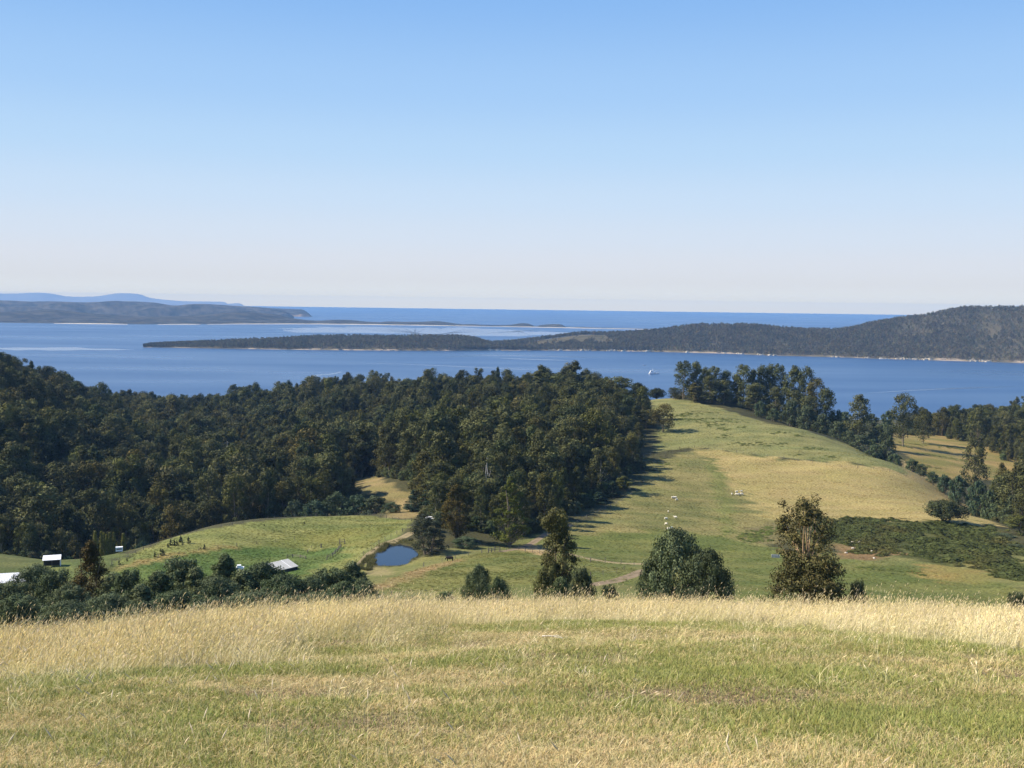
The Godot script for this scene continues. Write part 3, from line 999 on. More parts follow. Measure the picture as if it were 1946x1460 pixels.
func materials() -> void:
	M.ground = mat(Color.WHITE, 0.95, true)
	M.ground.albedo_texture = noise_tex(5, 0.035, 6, 0.66, 1.0, 1024, false, 0.75)
	M.ground.uv1_triplanar = true
	M.ground.uv1_world_triplanar = true
	M.ground.uv1_scale = Vector3.ONE / 46.0
	M.ground.heightmap_enabled = true
	M.ground.heightmap_texture = noise_tex(6, 0.06, 5, 0.0, 1.0)
	M.ground.heightmap_scale = 11.0
	M.turf_ground = mat(Color.WHITE, 0.95, true)
	M.turf_ground.albedo_texture = noise_tex(8, 0.03, 6, 0.5, 1.0, 1024, false, 0.7)
	M.turf_ground.uv1_triplanar = true
	M.turf_ground.uv1_world_triplanar = true
	M.turf_ground.uv1_scale = Vector3.ONE / 4.0
	M.turf_ground.heightmap_enabled = true
	M.turf_ground.heightmap_texture = noise_tex(9, 0.05, 5, 0.0, 1.0)
	M.turf_ground.heightmap_scale = 5.0
	M.sea = mat(lin(0.02, 0.06, 0.15), 1.0)
	M.sea.metallic_specular = 0.5
	M.sea.roughness_texture = noise_tex(12, 0.006, 3, 0.26, 0.385, 1024, false, 0.75)
	M.sea.uv1_triplanar = true
	M.sea.uv1_world_triplanar = true
	M.sea.uv1_scale = Vector3(1.0 / 11000.0, 1.0 / 3500.0, 1.0 / 3000.0)
	M.calm = mat(lin(0.02, 0.06, 0.15), 0.13)
	M.calm.metallic_specular = 0.5
	M.pond = mat(lin(0.008, 0.016, 0.035), 0.06)
	M.pond.metallic_specular = 0.36
	M.hill = mat(Color.WHITE, 1.0, true)
	M.hill.metallic_specular = 0.0
	M.bark = mat(Color.WHITE, 0.9, true)
	for k in 6:
		var t: Color = [lin(1, 1, 1), lin(0.78, 0.84, 0.80), lin(1.0, 0.86, 0.66), lin(0.72, 0.72, 0.72), lin(0.98, 1.0, 0.72), lin(0.62, 0.74, 0.78)][k]
		var m := mat(t, 0.75, true)
		m.metallic_specular = 0.2
		m.backlight_enabled = true
		m.backlight = Color(0.42, 0.42, 0.32)
		M["leaf%d" % k] = m
	M.grass = mat(Color.WHITE, 0.85, true)
	M.grass.backlight_enabled = true
	M.grass.backlight = Color(0.6, 0.6, 0.5)
	M.dirt = mat(lin(0.27, 0.22, 0.12), 0.95, true)
	M.dirt_dark = mat(lin(0.22, 0.17, 0.11), 0.95, true)
	M.wood = mat(lin(0.28, 0.25, 0.21), 0.9)
	M.wood.albedo_texture = noise_tex(21, 0.05, 4, 0.6, 1.0, 256)
	M.wood.uv1_triplanar = true
	M.dark_wood = mat(lin(0.06, 0.05, 0.045), 0.8)
	M.metal = mat(lin(0.4, 0.4, 0.4), 0.5)
	M.white = mat(lin(0.82, 0.83, 0.84), 0.5)
	M.paint = mat(Color.WHITE, 0.45, true)
	M.zinc = mat(lin(0.62, 0.62, 0.58), 0.5)
	M.zinc.albedo_texture = noise_tex(31, 0.02, 4, 0.75, 1.0, 256)
	M.zinc.uv1_triplanar = true
	M.zinc.uv1_scale = Vector3(0.25, 0.25, 0.25)
	M.wall = mat(lin(0.35, 0.32, 0.27), 0.85)
	M.dark_wall = mat(lin(0.05, 0.05, 0.045), 0.85)
	M.glass = mat(lin(0.03, 0.035, 0.04), 0.1)
	M.wool = mat(lin(0.78, 0.72, 0.6), 1.0)
	M.hide = mat(lin(0.02, 0.018, 0.016), 0.8)
	M.rock = mat(lin(0.55, 0.5, 0.42), 0.95)
	M.sand = mat(lin(0.55, 0.48, 0.38), 1.0)
	M.sand.metallic_specular = 0.0
	var s := Sh.new()
	s.tube([Vector3(0, -0.3, 0), Vector3(0, 0.5, 0), Vector3(0, 1.0, 0), Vector3(0, 1.03, 0)], 0.13, 0.1, 7, Color.WHITE)
	M.post_mesh = s.mesh()
	s = Sh.new()
	s.tube([Vector3(0, -0.3, 0), Vector3(0, 1.0, 0), Vector3(0, 1.02, 0)], 0.075, 0.06, 6, Color.WHITE)
	M.slim_post_mesh = s.mesh()

func control_points() -> void:
	for px in [-300, 0, 600, 1000, 1400, 1946, 2250]:
		known(px, 60, 139)
		known(px, 85, 130)
	for q in [[-300, 118], [0, 118], [500, 118.5], [1000, 119.5], [1400, 119], [1946, 119], [2250, 119]]: known(q[0], 130, q[1])
	for q in [[-300, 97], [0, 98], [500, 99], [850, 101], [1200, 101], [1540, 101], [1946, 101], [2300, 100]]: known(q[0], 200, q[1])
	for q in [[850, 1130, 250], [1150, 1110, 265], [1400, 1115, 262], [1700, 1135, 265], [1946, 1150, 262], [640, 1100, 290], [540, 1083, 320], [600, 1050, 350], [560, 983, 410], [400, 1004, 395], [300, 1032, 375], [210, 1080, 330], [700, 978, 420], [780, 990, 400], [650, 1080, 315], [690, 1122, 255], [800, 1080, 290], [870, 1060, 310], [1000, 1045, 335], [1000, 1100, 265], [1200, 1070, 305], [1100, 1055, 320], [1100, 1005, 375], [1200, 935, 450], [1215, 880, 520], [1284, 948, 440], [1400, 940, 450], [1300, 850, 570], [1500, 872, 530], [1250, 760, 745], [1400, 785, 690], [1560, 825, 610], [1720, 890, 520], [1890, 1000, 400], [1800, 970, 430], [1600, 960, 440], [1560, 985, 405], [1400, 1060, 335], [1640, 1070, 320], [1750, 1050, 340], [1900, 1100, 300], [1750, 870, 640], [1850, 850, 720], [1720, 830, 760], [960, 1035, 350], [735, 945, 480], [700, 925, 505]]: seen(q[0], q[1], q[2])
	for q in [[0, 290, 77], [200, 290, 77], [-200, 290, 78], [760, 308, 81.5], [715, 329, 81], [760, 355, 80.5], [830, 330, 81.5], [560, 450, 59], [400, 440, 57], [300, 430, 53], [215, 385, 57], [700, 450, 67], [1720, 600, 68], [1850, 520, 62], [1946, 450, 64], [1600, 680, 74], [1900, 850, 62], [1946, 950, 64], [1800, 900, 49], [1750, 1000, 33], [1946, 650, 60], [1600, 1000, 35], [1400, 1000, 50], [1250, 1000, 60], [1400, 760, 91], [1300, 900, 72], [860, 390, 80], [1000, 450, 77], [1000, 600, 77], [1050, 760, 84], [1180, 760, 88], [860, 850, 78], [650, 1000, 62], [600, 650, 55], [600, 900, 55], [450, 1300, 8], [300, 480, 52], [300, 620, 51], [300, 850, 38], [300, 1200, 12], [200, 1480, 6], [450, 1500, 4], [800, 1300, 32], [1000, 1200, 40], [1200, 1300, 30], [760, 600, 66], [860, 600, 72], [50, 370, 67], [50, 450, 53], [50, 540, 63], [50, 620, 78], [0, 700, 98], [100, 720, 74], [200, 750, 48], [-150, 700, 110], [-350, 700, 118], [-200, 450, 66], [0, 900, 85], [100, 950, 55], [0, 1150, 30], [-250, 1000, 60], [0, 1480, 4], [-300, 1480, 5], [1500, 1400, 8], [1900, 1400, 8], [2200, 1000, 60], [2300, 700, 60], [2300, 450, 70], [2300, 300, 85]]: known(q[0], q[1], q[2])
	for px in [-300, 0, 300, 600, 900, 1200, 1500, 1800, 2200]: known(px, 1660, -9)
	solve()
	make_coarse()

func grid_mesh(xs: PackedFloat32Array, zs: PackedFloat32Array, hs: PackedFloat32Array, tint: Callable) -> ArrayMesh:
	var s := Sh.new()
	var w := xs.size()
	for j in zs.size():
		for i in w:
			var a := hs[j * w + maxi(i - 1, 0)] - hs[j * w + mini(i + 1, w - 1)]
			var b := hs[maxi(j - 1, 0) * w + i] - hs[mini(j + 1, zs.size() - 1) * w + i]
			var dx := xs[mini(i + 1, w - 1)] - xs[maxi(i - 1, 0)]
			var dz := zs[mini(j + 1, zs.size() - 1)] - zs[maxi(j - 1, 0)]
			s.vert(Vector3(xs[i], hs[j * w + i], zs[j]), Vector3(a / dx, 1, b / dz).normalized(), tint.call(xs[i], zs[j]))
	for j in zs.size() - 1:
		for i in w - 1:
			var a := j * w + i
			s.x.append_array(PackedInt32Array([a, a + w, a + 1, a + 1, a + w, a + w + 1]))
	return s.mesh()

func turf_color(x: float, z: float) -> Color:
	var n1 := na.get_noise_2d(x * 14, z * 30)
	var n2 := nb.get_noise_2d(x * 60, z * 120)
	var g := clampf(0.5 + n1 * 0.75 + n2 * 0.6, 0, 1)
	var c := lin(0.42, 0.335, 0.185).lerp(lin(0.24, 0.255, 0.08), g)
	return c.lerp(lin(0.33, 0.225, 0.15), smoothstep(0.22, 0.4, na.get_noise_2d(x * 22 + 70, z * 40 + 70)) * 0.8)

func hay_start(px: float) -> float:      # how far away the standing hay begins, across the hilltop
	var s := [[-900, 9.0], [0, 9.5], [250, 10.5], [450, 12.0], [700, 14.0], [850, 17.0], [1000, 19.0], [1300, 20.5], [1500, 18.5], [1650, 16.5], [1946, 13.5], [2900, 12.0]]
	for k in s.size() - 1:
		if px <= s[k + 1][0]:
			return lerpf(s[k][1], s[k + 1][1], smoothstep(0, 1, clampf((px - s[k][0]) / float(s[k + 1][0] - s[k][0]), 0, 1)))
	return 12.0

func land() -> void:
	grid_lines()
	make_zones()
	tag(put("valley_ground", grid_mesh(gx, gz, gh, ground_color), M.ground), "", "", "", "structure")
	var xs := PackedFloat32Array()
	var zs := PackedFloat32Array()
	for k in 16: xs.append(gx[0] + (-60.0 - gx[0]) * k / 16.0)
	for k in 29: xs.append(-60.0 + k * 1.5)
	for k in range(1, 109): xs.append(-18.0 + k * 0.333)
	for k in range(1, 29): xs.append(18.0 + k * 1.5)
	for k in range(1, 17): xs.append(60.0 + (gx[gx.size() - 1] - 60.0) * k / 16.0)
	for k in 12: zs.append(36.0 - k * 3.0)
	for k in 91: zs.append(-k * 0.4444)
	zs[zs.size() - 1] = GZ0
	var hs := PackedFloat32Array()
	for z in zs:
		for x in xs: hs.append(raw_height(x, z))
	tag(put("hilltop_ground", grid_mesh(xs, zs, hs, turf_color), M.turf_ground), "", "", "", "structure")
	var p := PlaneMesh.new()
	p.size = Vector2(60000, 26600)
	tag(put("sea", p, M.sea, self, Vector3(0, 0, -12700)), "", "", "", "structure")
	for q in [[[[583, 722], [592, 716], [606, 713], [630, 711], [650, 706]], 16.0], [[[560, 632], [700, 629], [850, 630], [1000, 633], [1130, 633]], 1500.0], [[[640, 690], [760, 692], [900, 698], [1010, 703], [1090, 706]], 14.0], [[[930, 680], [1010, 683], [1120, 686]], 34.0], [[[1640, 748], [1720, 743], [1830, 738], [1940, 735]], 14.0], [[[-80, 662], [60, 663], [160, 664], [255, 665]], 190.0], [[[840, 680], [930, 676], [1060, 678], [1180, 681]], 26.0]]:
		slick(q[0], q[1])
	# far shores
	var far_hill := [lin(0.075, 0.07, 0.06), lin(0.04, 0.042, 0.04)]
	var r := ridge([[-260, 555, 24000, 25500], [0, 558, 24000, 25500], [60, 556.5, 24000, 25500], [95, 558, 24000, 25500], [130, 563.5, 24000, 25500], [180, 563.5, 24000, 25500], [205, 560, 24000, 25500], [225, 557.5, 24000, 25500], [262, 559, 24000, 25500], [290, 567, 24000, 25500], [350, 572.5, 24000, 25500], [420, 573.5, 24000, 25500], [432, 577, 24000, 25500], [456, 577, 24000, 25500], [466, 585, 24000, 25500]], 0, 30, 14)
	tag(put("far_mountains", ridge_mesh(r, 90, [lin(0.2, 0.2, 0.2), lin(0.25, 0.25, 0.25)], Color(0, 0, 0, 0), 10, 0.1), M.hill), "", "", "", "structure")  # grey paled on purpose: some of the distance haze is painted into this colour
	r = ridge([[430, 584, 10300, 11000], [470, 582.5, 10300, 11000], [520, 586, 10300, 11000], [560, 587.5, 10300, 11000], [576, 589, 10300, 10900], [588, 597, 10300, 10700], [594, 603, 10300, 10500]], 0, 40, 10)
	tag(put("headland", ridge_mesh(r, 50, far_hill, lin(0.3, 0.22, 0.15), 20, 0.3), M.hill), "", "", "", "structure")
	r = ridge([[-400, 570, 7400, 9600], [-100, 569, 7400, 9600], [0, 570, 7400, 9600], [60, 572, 7300, 9600], [110, 572, 7200, 9600], [170, 573.5, 7200, 9600], [220, 571, 7200, 9600], [290, 574, 7300, 9600], [330, 580, 7400, 9600], [360, 577.5, 7500, 9600], [390, 577, 7600, 9600], [440, 580.5, 7800, 9600], [490, 584, 8200, 9700], [540, 590, 8600, 9800], [560, 604, 9000, 9800]], 4, 8, 40)
	tag(put("bay_hills", ridge_mesh(r, 460, [lin(0.105, 0.095, 0.08), lin(0.028, 0.032, 0.032)], Color(0, 0, 0, 0), 30, 1.6), M.hill), "", "", "", "structure")
	r = ridge([[-300, 590, 6420, 7300], [0, 592, 6420, 7300], [60, 590, 6420, 7300], [100, 588, 6400, 7300], [160, 594, 6400, 7300], [230, 599, 6420, 7300], [300, 601, 6500, 7300], [380, 599, 6650, 7400], [430, 594, 6800, 7500], [470, 593, 6900, 7500], [520, 597, 7000, 7600], [560, 605, 7100, 7600], [600, 609, 7150, 7500], [640, 607.5, 7180, 7500], [670, 608, 7200, 7550], [700, 611, 7200, 7550], [760, 613, 7200, 7550], [800, 611.5, 7200, 7550], [835, 611, 7200, 7550], [880, 616, 7180, 7480], [940, 617.5, 7160, 7400], [970, 617, 7140, 7400], [990, 614, 7120, 7400], [1005, 615, 7120, 7400], [1018, 619.5, 7100, 7350], [1030, 617, 7080, 7350], [1050, 615.5, 7060, 7350], [1066, 616, 7050, 7300], [1080, 621.5, 7030, 7250], [1110, 621, 7000, 7200], [1130, 623.5, 6980, 7150], [1200, 625, 6950, 7100], [1260, 627.5, 6930, 7050]], 2, 3, 16)
	tag(put("sand_spit_hills", ridge_mesh(r, 320, [lin(0.085, 0.078, 0.062), lin(0.028, 0.03, 0.028)], Color(0, 0, 0, 0), 40, 1.6), M.hill), "", "", "", "structure")
	var span := 1260.0 + 300.0
	for b in [[108, 248, 4.0], [303, 385, 2.5], [396, 930, 4.0], [925, 1262, 3.0]]:
		var f := []
		for e in 2:
			var want: float = spot(b[e], 900, 1000).x / 1000.0
			var best := 0.0
			for k in 800:
				var q := r.point(k / 800.0, 0.0)
				if q.x / -q.z < want: best = k / 800.0
			f.append(best)
		tag(put("beach", beach(r, f[0], f[1], b[2]), M.sand), "", "", "", "structure")
	# the long low peninsula and its wooded hill
	var pen := ridge([[272, 657.5, 3440, 3470], [285, 652, 3440, 3530], [330, 650, 3435, 3600], [420, 648, 3425, 3640], [520, 644, 3415, 3660], [620, 639, 3415, 3700], [760, 639.5, 3450, 3720], [860, 639, 3490, 3750], [900, 643, 3520, 3780], [930, 651, 3540, 3800], [975, 649, 3560, 3850], [1010, 645, 3580, 3900], [1060, 638, 3600, 3950], [1110, 632.5, 3610, 3980], [1150, 633, 3615, 3980], [1200, 631, 3615, 3950], [1250, 627, 3605, 3950], [1320, 618, 3570, 3950], [1400, 617, 3530, 3920], [1450, 619, 3462, 3900], [1520, 625, 3430, 3880], [1600, 625.5, 3385, 3860], [1650, 615, 3343, 3860], [1700, 606, 3310, 3870], [1760, 598, 3280, 3900], [1820, 586, 3250, 3950], [1860, 584, 3225, 3950], [1946, 583, 3177, 3950], [2060, 578, 3120, 3950], [2300, 572, 3000, 3900]], 8, 3.0, 9)
	tag(put("peninsula", ridge_mesh(pen, 520, [lin(0.07, 0.066, 0.042), lin(0.12, 0.10, 0.058)], lin(0.33, 0.27, 0.2), 50, 3.0), M.hill), "", "", "", "structure")
	far_woods(pen)
	tracks_and_pond()

func far_woods(pen: Ridge) -> void:
	var protos := []
	for k in 3:
		var t := tree(900 + k, 13, 4.6 + k * 0.5, 0.3, [0, 2, 1][k], 11, 2.1, 13, 2.1, 0.3, lin(0.135, 0.13, 0.07), lin(0.18, 0.15, 0.08), lin(0.3, 0.27, 0.23))
		protos.append(as_one(t, M.leaf0, M.bark))
	rng.seed = 77
	var places := [[], [], []]
	var tints := [PackedColorArray(), PackedColorArray(), PackedColorArray()]
	for k in 38000:
		var f := rng.randf()
		var t := 0.008 + 1.17 * pow(rng.randf(), 0.8)
		var p := pen.point(f, t)
		var bare := absf(p.x / -p.z - spot(1085, 900, 1000).x / 1000.0)
		if bare < 0.036 + 0.012 * na.get_noise_2d(p.x * 1.5, p.z * 1.5) and t > 0.5 + 0.25 * na.get_noise_2d(p.x * 1.2, 40) and t < 1.04 and rng.randf() < 0.985: continue
		if p.y < 1.2: continue
		var dry := na.get_noise_2d(p.x * 0.9 + 900, p.z * 0.9)
		if dry > 0.22 and rng.randf() < 0.45: continue
		if absf(p.x / -p.z - 0.41) < 0.05 and t > 0.55 and t < 1.0 and rng.randf() < 0.45: continue
		var s := rng.randf_range(0.6, 1.15) * lerpf(0.35, 1.0, clampf(f * 8.0, 0, 1))
		var v := rng.randi() % 3
		places[v].append(Transform3D(Basis(Vector3.UP, rng.randf() * TAU).scaled(Vector3(s, s * rng.randf_range(0.8, 1.25), s)), p))
		var g := rng.randf_range(0.5, 1.2) * (1.0 + 0.35 * na.get_noise_2d(p.x * 0.8, p.z * 0.8))
		tints[v].append(Color(g * rng.randf_range(0.9, 1.25), g, g * rng.randf_range(0.85, 1.15)))
	var o := base("peninsula_woods", Vector3.ZERO)
	o.set_meta("kind", "stuff")
	tag(o, "grey-green gum woods covering the peninsula across the bay", "woods")
	for v in 3: scatter("far_trees", protos[v], places[v], tints[v], o)
	# pale boulders along its shore
	var s2 := Sh.new()
	rng.seed = 5
	for k in 10:
		var d := Vector3(rng.randfn(), rng.randfn() * 0.5, rng.randfn()).normalized() * 0.5
		s2.tube([d - Vector3(0, 0.6, 0), d, d + Vector3(0, 0.5, 0), d + Vector3(0, 0.62, 0)], 0.7, 0.25, 6, Color.WHITE)
	var rocks := []
	var rt := PackedColorArray()
	for k in 420:
		var f := rng.randf_range(0.3, 0.98)
		if na.get_noise_1d(f * 2600) < 0.05: continue
		var p := pen.point(f, rng.randf_range(-0.002, 0.03 + 0.05 * maxf(0.0, na.get_noise_1d(f * 900 + 50))))
		var s := rng.randf_range(2.0, 5.5)
		rocks.append(Transform3D(Basis(Vector3.UP, rng.randf() * TAU).scaled(Vector3(s * 1.6, s * 0.7, s)), p))
		var g := rng.randf_range(0.7, 1.15)
		rt.append(Color(g, g * 0.97, g * 0.92))
	var m := s2.into(ArrayMesh.new(), M.rock_tint)
	tag(scatter("shore_rocks", m, rocks, rt), "pale sandstone boulders along the peninsula's waterline", "rocks")

func tracks_and_pond() -> void:
	track([[684, 1074], [700, 1058], [730, 1037], [760, 1024], [783, 1012]], 4.0, M.dirt)
	track([[985, 1043], [1015, 1044], [1060, 1050], [1110, 1060], [1160, 1069], [1205, 1072], [1235, 1071]], 3.6, M.dirt)
	track([[1120, 1112], [1160, 1106], [1195, 1096], [1222, 1086], [1245, 1080]], 4.2, M.dirt_dark)
	track([[950, 1049], [985, 1043], [1030, 1020], [1045, 1012], [1085, 998]], 3.0, M.dirt_dark)
	var s := Sh.new()
	var n := 72
	s.vert(Vector3.ZERO, Vector3.UP, Color.WHITE)
	for k in n:
		var a := TAU * k / n
		var r := 1.0
		for it in 6:
			var e := pond_e(PON.x + cos(a) * 8.2 * r, PON.y + sin(a) * 15.0 * r)
			r *= 1.02 / maxf(e, 0.05)
		s.vert(Vector3(cos(a) * 8.2 * r, 0, sin(a) * 15.0 * r), Vector3.UP, Color.WHITE)
	for k in n: s.tri(0, 1 + k, 1 + (k + 1) % n)
	tag(put("pond_water", s.mesh(), M.pond, self, Vector3(PON.x, pond_y - 0.15, PON.y)), "", "", "", "structure")

func slick(points: Array, wide: float) -> void:      # a lane of smoother water
	var s := Sh.new()
	var c := Curve3D.new()
	for p in points: c.add_point(_on_sea(p[0], p[1]))
	for k in range(1, points.size() - 1):
		var t := (c.get_point_position(k + 1) - c.get_point_position(k - 1)) * 0.22
		c.set_point_in(k, -t)
		c.set_point_out(k, t)
	var total := c.get_baked_length()
	for i in 61:
		var d := total * i / 60.0
		var p := c.sample_baked(d)
		var q := c.sample_baked(minf(d + 2, total)) - c.sample_baked(maxf(d - 2, 0))
		var side := Vector3(-q.z, 0, q.x).normalized() * wide * 0.5 * sin(PI * clampf(i / 60.0, 0.02, 0.98))
		for e in [-1.0, 1.0]:
			var v: Vector3 = p + side * e * (1.0 + 0.7 * na.get_noise_2d(d * 0.9, e * 300 + wide * 9))
			v.y = 0.05
			s.vert(v, Vector3.UP, Color.WHITE)
		if i:
			var a := i * 2 - 2
			for tr in [[a, a + 1, a + 2], [a + 1, a + 3, a + 2]]:
				if (s.v[tr[1]] - s.v[tr[0]]).cross(s.v[tr[2]] - s.v[tr[0]]).y > 0: s.tri(tr[0], tr[2], tr[1])
				else: s.tri(tr[0], tr[1], tr[2])
	tag(put("water_lane", s.mesh(), M.calm), "", "", "", "structure")

# ---------------------------------------------------------------- trees of the valley
var P := {}
func plant(px: float, depth: float, top: float, kind: String, wide: float, tint: int, called: String, label: String, category: String, group := "") -> Node3D:
	var p := at(px, depth)
	var q: Dictionary = P[kind]
	var tall := maxf(1.0, spot(px, top, depth).y - p.y)
	var sx: float = wide / F * depth / (2.0 * q.r)
	return stand(called, q.parts, p, Vector3(sx, tall / q.h, sx), fmod(px * 0.37 + depth * 0.11, TAU), M["leaf%d" % tint], label, category, group)

func proto(called: String, h: float, r: float, t: Array) -> void:
	P[called] = {"h": h, "r": r, "parts": as_parts(t), "raw": t}

func prototypes() -> void:
	var olive := lin(0.086, 0.091, 0.037)
	var tip := lin(0.152, 0.156, 0.056)
	var bronze := lin(0.165, 0.138, 0.056)
	var bark := lin(0.20, 0.165, 0.125)
	var pale_bark := lin(0.52, 0.46, 0.38)
	var wattle := lin(0.105, 0.132, 0.07)
	var wtip := lin(0.14, 0.165, 0.085)
	# forest gums
	for k in 8:
		var shape: int = [0, 1, 0, 2, 5, 4, 0, 5][k]
		var r: float = [6.4, 5.0, 7.0, 6.8, 5.6, 6.0, 5.6, 6.2][k]
		var foot: float = [0.14, 0.08, 0.2, 0.28, 0.1, 0.22, 0.05, 0.12][k]
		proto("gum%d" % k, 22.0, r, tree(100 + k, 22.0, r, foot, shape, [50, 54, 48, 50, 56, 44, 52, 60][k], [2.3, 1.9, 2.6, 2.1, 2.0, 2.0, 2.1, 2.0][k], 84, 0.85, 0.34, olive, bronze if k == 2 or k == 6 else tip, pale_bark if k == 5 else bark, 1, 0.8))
	proto("dead_gum", 24.0, 6.5, tree(131, 24.0, 6.5, 0.35, 4, 26, 1.5, 50, 0.6, 0.42, olive, tip, lin(0.6, 0.54, 0.46), 2))
	proto("pond_gum", 22.0, 7.2, tree(141, 22.0, 7.2, 0.13, 3, 120, 1.45, 105, 0.55, 0.6, lin(0.085, 0.098, 0.030), lin(0.135, 0.14, 0.038), lin(0.22, 0.18, 0.14), 2, 0.6))
	proto("drooping_gum", 20.0, 6.0, tree(142, 20.0, 6.0, 0.1, 1, 110, 1.4, 100, 0.58, 0.45, lin(0.085, 0.082, 0.030), lin(0.13, 0.105, 0.035), bark, 2, 0.9, 0.0, 1.4))
	proto("willow", 13.0, 6.0, tree(143, 13.0, 6.0, 0.06, 5, 100, 1.25, 95, 0.5, 0.35, lin(0.06, 0.072, 0.042), lin(0.085, 0.095, 0.052), bark, 2))
	proto("pine", 16.0, 4.2, tree(144, 16.0, 4.2, 0.04, 3, 110, 1.0, 90, 0.55, 0.3, lin(0.045, 0.066, 0.040), lin(0.07, 0.09, 0.05), bark, 1, 0.45))
	proto("shrub", 5.0, 3.2, tree(145, 5.0, 3.2, 0.04, 5, 60, 0.85, 80, 0.38, 0.14, wattle, wtip, bark, 3))
	proto("poplar", 14.0, 1.3, tree(146, 14.0, 1.3, 0.04, 6, 80, 0.62, 60, 0.42, 0.2, lin(0.15, 0.15, 0.055), lin(0.2, 0.18, 0.065), bark, 1, 1.4))
	proto("umbrella", 8.0, 6.0, tree(147, 8.0, 6.0, 0.3, 0, 110, 1.4, 110, 0.5, 0.3, lin(0.055, 0.065, 0.030), lin(0.08, 0.09, 0.04), bark, 2, 0.85))
	proto("sapling", 1.6, 0.5, tree(148, 1.6, 0.5, 0.05, 3, 18, 0.24, 26, 0.2, 0.04, lin(0.03, 0.04, 0.022), lin(0.04, 0.05, 0.025), bark))
	# the trees just below the hilltop
	proto("open_gum", 16.0, 8.2, open_gum())
	proto("young_gum", 12.5, 3.3, tree(152, 12.5, 3.3, 0.2, 4, 110, 0.75, 130, 0.3, 0.16, lin(0.095, 0.098, 0.04), lin(0.145, 0.122, 0.05), lin(0.33, 0.23, 0.15), 2, 0.85))
	for k in 3:
		proto("wattle%d" % k, 9.0, 5.2, tree(160 + k, 9.0, 5.2, 0.02, 5, 170, 1.05, 150, 0.29, 0.16, wattle, wtip, bark, 4, 0.8))
	proto("thicket0", 7.0, 3.6, tree(171, 7.0, 3.6, 0.02, 0, 110, 0.85, 130, 0.29, 0.12, lin(0.105, 0.128, 0.066), wtip, bark, 3, 0.9))
	proto("thicket1", 8.0, 3.2, tree(172, 8.0, 3.2, 0.02, 1, 110, 0.85, 130, 0.29, 0.12, lin(0.118, 0.138, 0.066), lin(0.165, 0.185, 0.085), bark, 3, 1.0))
	proto("autumn_tree", 14.0, 4.6, tree(173, 14.0, 4.6, 0.03, 3, 140, 1.1, 130, 0.34, 0.22, lin(0.07, 0.072, 0.034), lin(0.135, 0.085, 0.03), bark, 2, 0.9))

func open_gum() -> Array:        # a crown in separate tufts above, a dense skirt of regrowth below
	var t := tree(151, 16.0, 5.0, 0.3, 4, 20, 0.9, 60, 0.32, 0.28, lin(0.085, 0.075, 0.034), lin(0.15, 0.105, 0.042), lin(0.42, 0.29, 0.17), 2, 0.7)
	rng.seed = 1510
	var cr: Sh = t[0]
	var tk: Sh = t[1]
	for q in [[-1.6, 13.9, 1.4, 1.3], [-2.0, 12.7, 1.5, 1.0], [0.9, 15.0, 1.05, 1.0], [0.4, 13.9, 0.8, 0.7], [2.3, 13.0, 1.15, 1.2], [1.5, 13.4, 0.9, 0.8], [-3.3, 12.3, 1.1, 0.9], [-3.5, 11.1, 1.5, 0.8], [-1.2, 11.0, 1.7, 0.9], [0.8, 11.3, 1.5, 0.8], [2.6, 10.8, 1.8, 1.2], [3.3, 9.3, 1.4, 1.0], [-2.8, 9.2, 1.7, 0.7], [-4.9, 7.6, 1.3, 0.7], [0.4, 9.1, 1.9, 1.0], [3.6, 7.8, 1.6, 1.1], [1.6, 7.4, 2.0, 1.2], [-0.8, 7.2, 1.8, 1.0]]:
		var z := rng.randf_range(-1.6, 1.6)
		var c := Vector3(float(q[0]) * 1.45, q[1], z)
		for k in 6:
			var off := Vector3(rng.randfn(), rng.randfn() * 0.5, rng.randfn()) * float(q[2]) * 0.5
			var tone := rng.randf_range(0.7, 1.35)
			blob_leaves(cr, c + off, Vector3(q[2], q[3], q[2]) * 0.62, 80, 0.34, lin(0.10 * tone, 0.096 * tone, 0.04 * tone), lin(0.16 * tone, 0.125 * tone, 0.05 * tone), 0.7)
		tk.tube([Vector3(0.3, c.y * 0.62, 0), Vector3(c.x * 0.5, c.y * 0.84, z * 0.5), c], 0.11, 0.03, 5, lin(0.42, 0.30, 0.19))
	for k in 190:
		var a := rng.randf() * TAU
		var q := sqrt(rng.randf())
		var y := 0.6 + 8.6 * pow(rng.randf(), 1.15)
		var w := 11.0 * (1.0 - y / 12.5)
		var c := Vector3(cos(a) * w * q + 0.5, y, sin(a) * w * q * 0.7)
		var tone := rng.randf_range(0.6, 1.25)
		blob_leaves(cr, c, Vector3(1.15, 0.95, 1.15) * rng.randf_range(0.8, 1.2), 125, 0.34, lin(0.088 * tone, 0.09 * tone, 0.038 * tone), lin(0.135 * tone, 0.118 * tone, 0.048 * tone), 0.7)
	return t

var taken := {}
func pixel(p: Vector3) -> Vector2:
	var d := look.inverse() * (p - EYE)
	return Vector2(973.0 + F * d.x / -d.z, 730.0 - F * d.y / -d.z)

